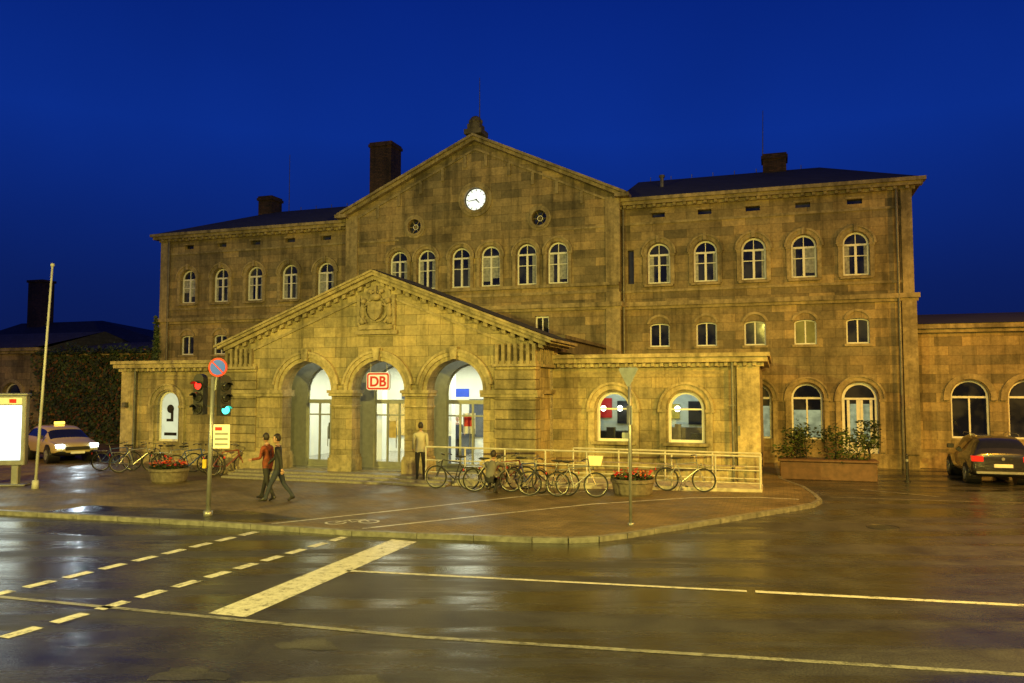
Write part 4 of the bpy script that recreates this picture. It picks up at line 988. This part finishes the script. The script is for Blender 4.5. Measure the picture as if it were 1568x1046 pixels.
    zm=min(v[2] for v in a.v); a.v=[(v[0]*k,v[1]*k,(v[2]-zm)*k) for v in a.v]
    return a.obj(name,[top,legs,shoe,SK,hair,M['black'],LIPS],None,smooth=True,loc=(loc[0],loc[1],z),rot=rot)
ORJ=P('jacket_rust',(.17,.035,.012),.8,var=.8,bump=.3,nscale=7); BLK=P('jacket_black',(.016,.017,.020),.75,var=.3,bump=.3,nscale=20); JEAN=P('jeans',(.025,.032,.055),.85,var=.3,nscale=20,bump=.3); DKT=P('dark_trousers',(.02,.02,.022),.85,var=.3); BEI=P('shirt_beige',(.42,.40,.32),.8,var=.15); GRJ=P('jacket_grey',(.12,.12,.11),.8,var=.2)
WALK={'lleg':(.42,.08),'rleg':(-.30,.35),'larm':(-.35,.25,.08),'rarm':(.4,.45,.08),'rfoot':-.6}
WALK2={'lleg':(-.22,.30),'rleg':(.30,.05),'larm':(.2,1.2,.1),'rarm':(-.15,.3,.1),'lfoot':-.5,'head':-.5}
STAND={'lleg':(.04,.04),'rleg':(-.08,.05),'larm':(.15,.6,.1),'rarm':(-.05,.3,.1)}
CROUCH={'lleg':(1.75,2.35),'rleg':(1.45,2.25),'lfoot':-.1,'rfoot':-.2,'larm':(1.0,.3,.1),'rarm':(1.2,.2,.1),'lean':.16}
person('man_walking',(-6.08,20.9),pi+.15,BLK,JEAN,WALK,1.78)
person('man_walking',(-6.45,21.15),pi-.3,ORJ,DKT,WALK2,1.76)
person('man_standing',W(2.25,-.8)[:2],pi*.5+.2,BEI,DKT,STAND,1.74,z=.24)
person('person_standing',W(3.75,3.2)[:2],pi*.5,BLK,DKT,STAND,1.7,z=.3)
person('person_standing',W(1.0,5.2)[:2],-pi*.4,JEAN,DKT,WALK2,1.7,z=.3)
person('person_crouching',(-.62,22.35),1.25,GRJ,DKT,CROUCH,1.72)

# ================================================================== LAMPS
def street_lamp(x,y,aim,col,e,h=8.5,arm=1.6,z=0,cone=110):
    dv=Vector((aim[0]-x,aim[1]-y,0)); rot=math.atan2(dv.y,dv.x)-pi/2
    r=root('street_lamp',(x,y,z),rot); a=MB(); a.cyl((0,0,0),(0,0,1.0),.11,.1,12); a.cyl((0,0,1.0),(0,0,h),.08,.05,12); a.tube([(0,0,h),(0,arm*.4,h+.25),(0,arm,h+.35)],.035,8)
    a.obj('pole',M['galv'],r,smooth=True)
    b=MB(); b.box(-.14,.14,arm-.15,arm+.5,h+.30,h+.42); b.obj('lantern_head',M['grey'],r,bevel=.03)
    c=MB(); c.box(-.11,.11,arm-.1,arm+.45,h+.27,h+.299); c.obj('lantern_lens',emit('lens',col,10),r)
    l=bpy.data.lights.new('lamp_light','SPOT'); l.energy=e; l.color=col; l.shadow_soft_size=.18; l.spot_size=math.radians(cone); l.spot_blend=1.0
    o=bpy.data.objects.new('lamp_light',l); COL.objects.link(o); o.parent=r; o.location=(0,arm+.17,h+.1)
    dl=Vector((0,dv.length-arm-.17,aim[2]-h-.1)); o.rotation_euler=dl.to_track_quat('-Z','Y').to_euler()
YG=(1,.79,.125); OR=(1,.47,.03)
street_lamp(-16,3.0,(-9,19,0),YG,20000); street_lamp(10,-2,(2,14,0),YG,21000); street_lamp(-2,-7,(-2,9,0),YG,8000)
street_lamp(14.5,12.5,(9.5,19,0),OR,9500,cone=150); street_lamp(24,17,(18,26,0),OR,8500,cone=135)
street_lamp(-27,24,(-24,31,0),OR,4200,cone=140)
def area(name,loc,size,e,col,rx=0,parent=None):
    l=bpy.data.lights.new(name,'AREA'); l.energy=e; l.size=size[0]; l.shape='RECTANGLE'; l.size_y=size[1]; l.color=col
    o=bpy.data.objects.new(name,l); COL.objects.link(o); o.location=loc; o.rotation_euler=(rx,0,0); o.parent=parent
area('hall_light',(.1,5.0,3.98),(9,5),820,(.95,1,.80),0,st)
area('vestibule_light',(.1,1.0,4.2),(8,.4),22,(.95,1,.75),0,st)
area('office_light',(9,3.7,3.58),(5,1.6),60,(.85,1,.85),0,st)
l=bpy.data.lights.new('headlight','SPOT'); l.energy=90; l.spot_size=1.2; l.color=(.8,.95,1); o=bpy.data.objects.new('headlight_beam',l); COL.objects.link(o)
o.parent=tx; o.location=(2.3,0,.7); o.rotation_euler=(pi/2-.15,0,-pi/2)
# ================================================================== WORLD
wd=bpy.data.worlds.new('World'); S.world=wd; wd.use_nodes=True; nt=wd.node_tree; nt.nodes.clear()
out=N(nt,'ShaderNodeOutputWorld'); bg=N(nt,'ShaderNodeBackground'); tc=N(nt,'ShaderNodeTexCoord'); sp=N(nt,'ShaderNodeSeparateXYZ')
nt.links.new(tc.outputs['Generated'],sp.inputs[0])
r=ramp(nt,sp.outputs[2],[(0.0,(.004,.009,.065)),(.12,(.0035,.014,.12)),(.30,(.003,.025,.245)),(.48,(.0015,.014,.17)),(1,(.001,.007,.10))])
n=N(nt,'ShaderNodeTexNoise'); n.inputs['Scale'].default_value=1.6; n.inputs['Detail'].default_value=4; nt.links.new(tc.outputs['Generated'],n.inputs['Vector'])
r2=ramp(nt,n.outputs['Fac'],[(.3,.82),(.7,1.14)]); c=mult(nt,r.outputs[0],r2.outputs[0],1)
nt.links.new(c,bg.inputs[0]); bg.inputs[1].default_value=1.0
nt.links.new(bg.outputs[0],out.inputs[0])
S.view_settings.view_transform='Standard'; S.view_settings.look='None'; S.view_settings.exposure=0
cam=bpy.data.cameras.new('camera'); co=bpy.data.objects.new('camera',cam); COL.objects.link(co); co.location=(0,0,3); co.rotation_euler=(math.radians(90+3.47),0,0); cam.lens=28.0; cam.sensor_width=36; cam.clip_end=2000; S.camera=co
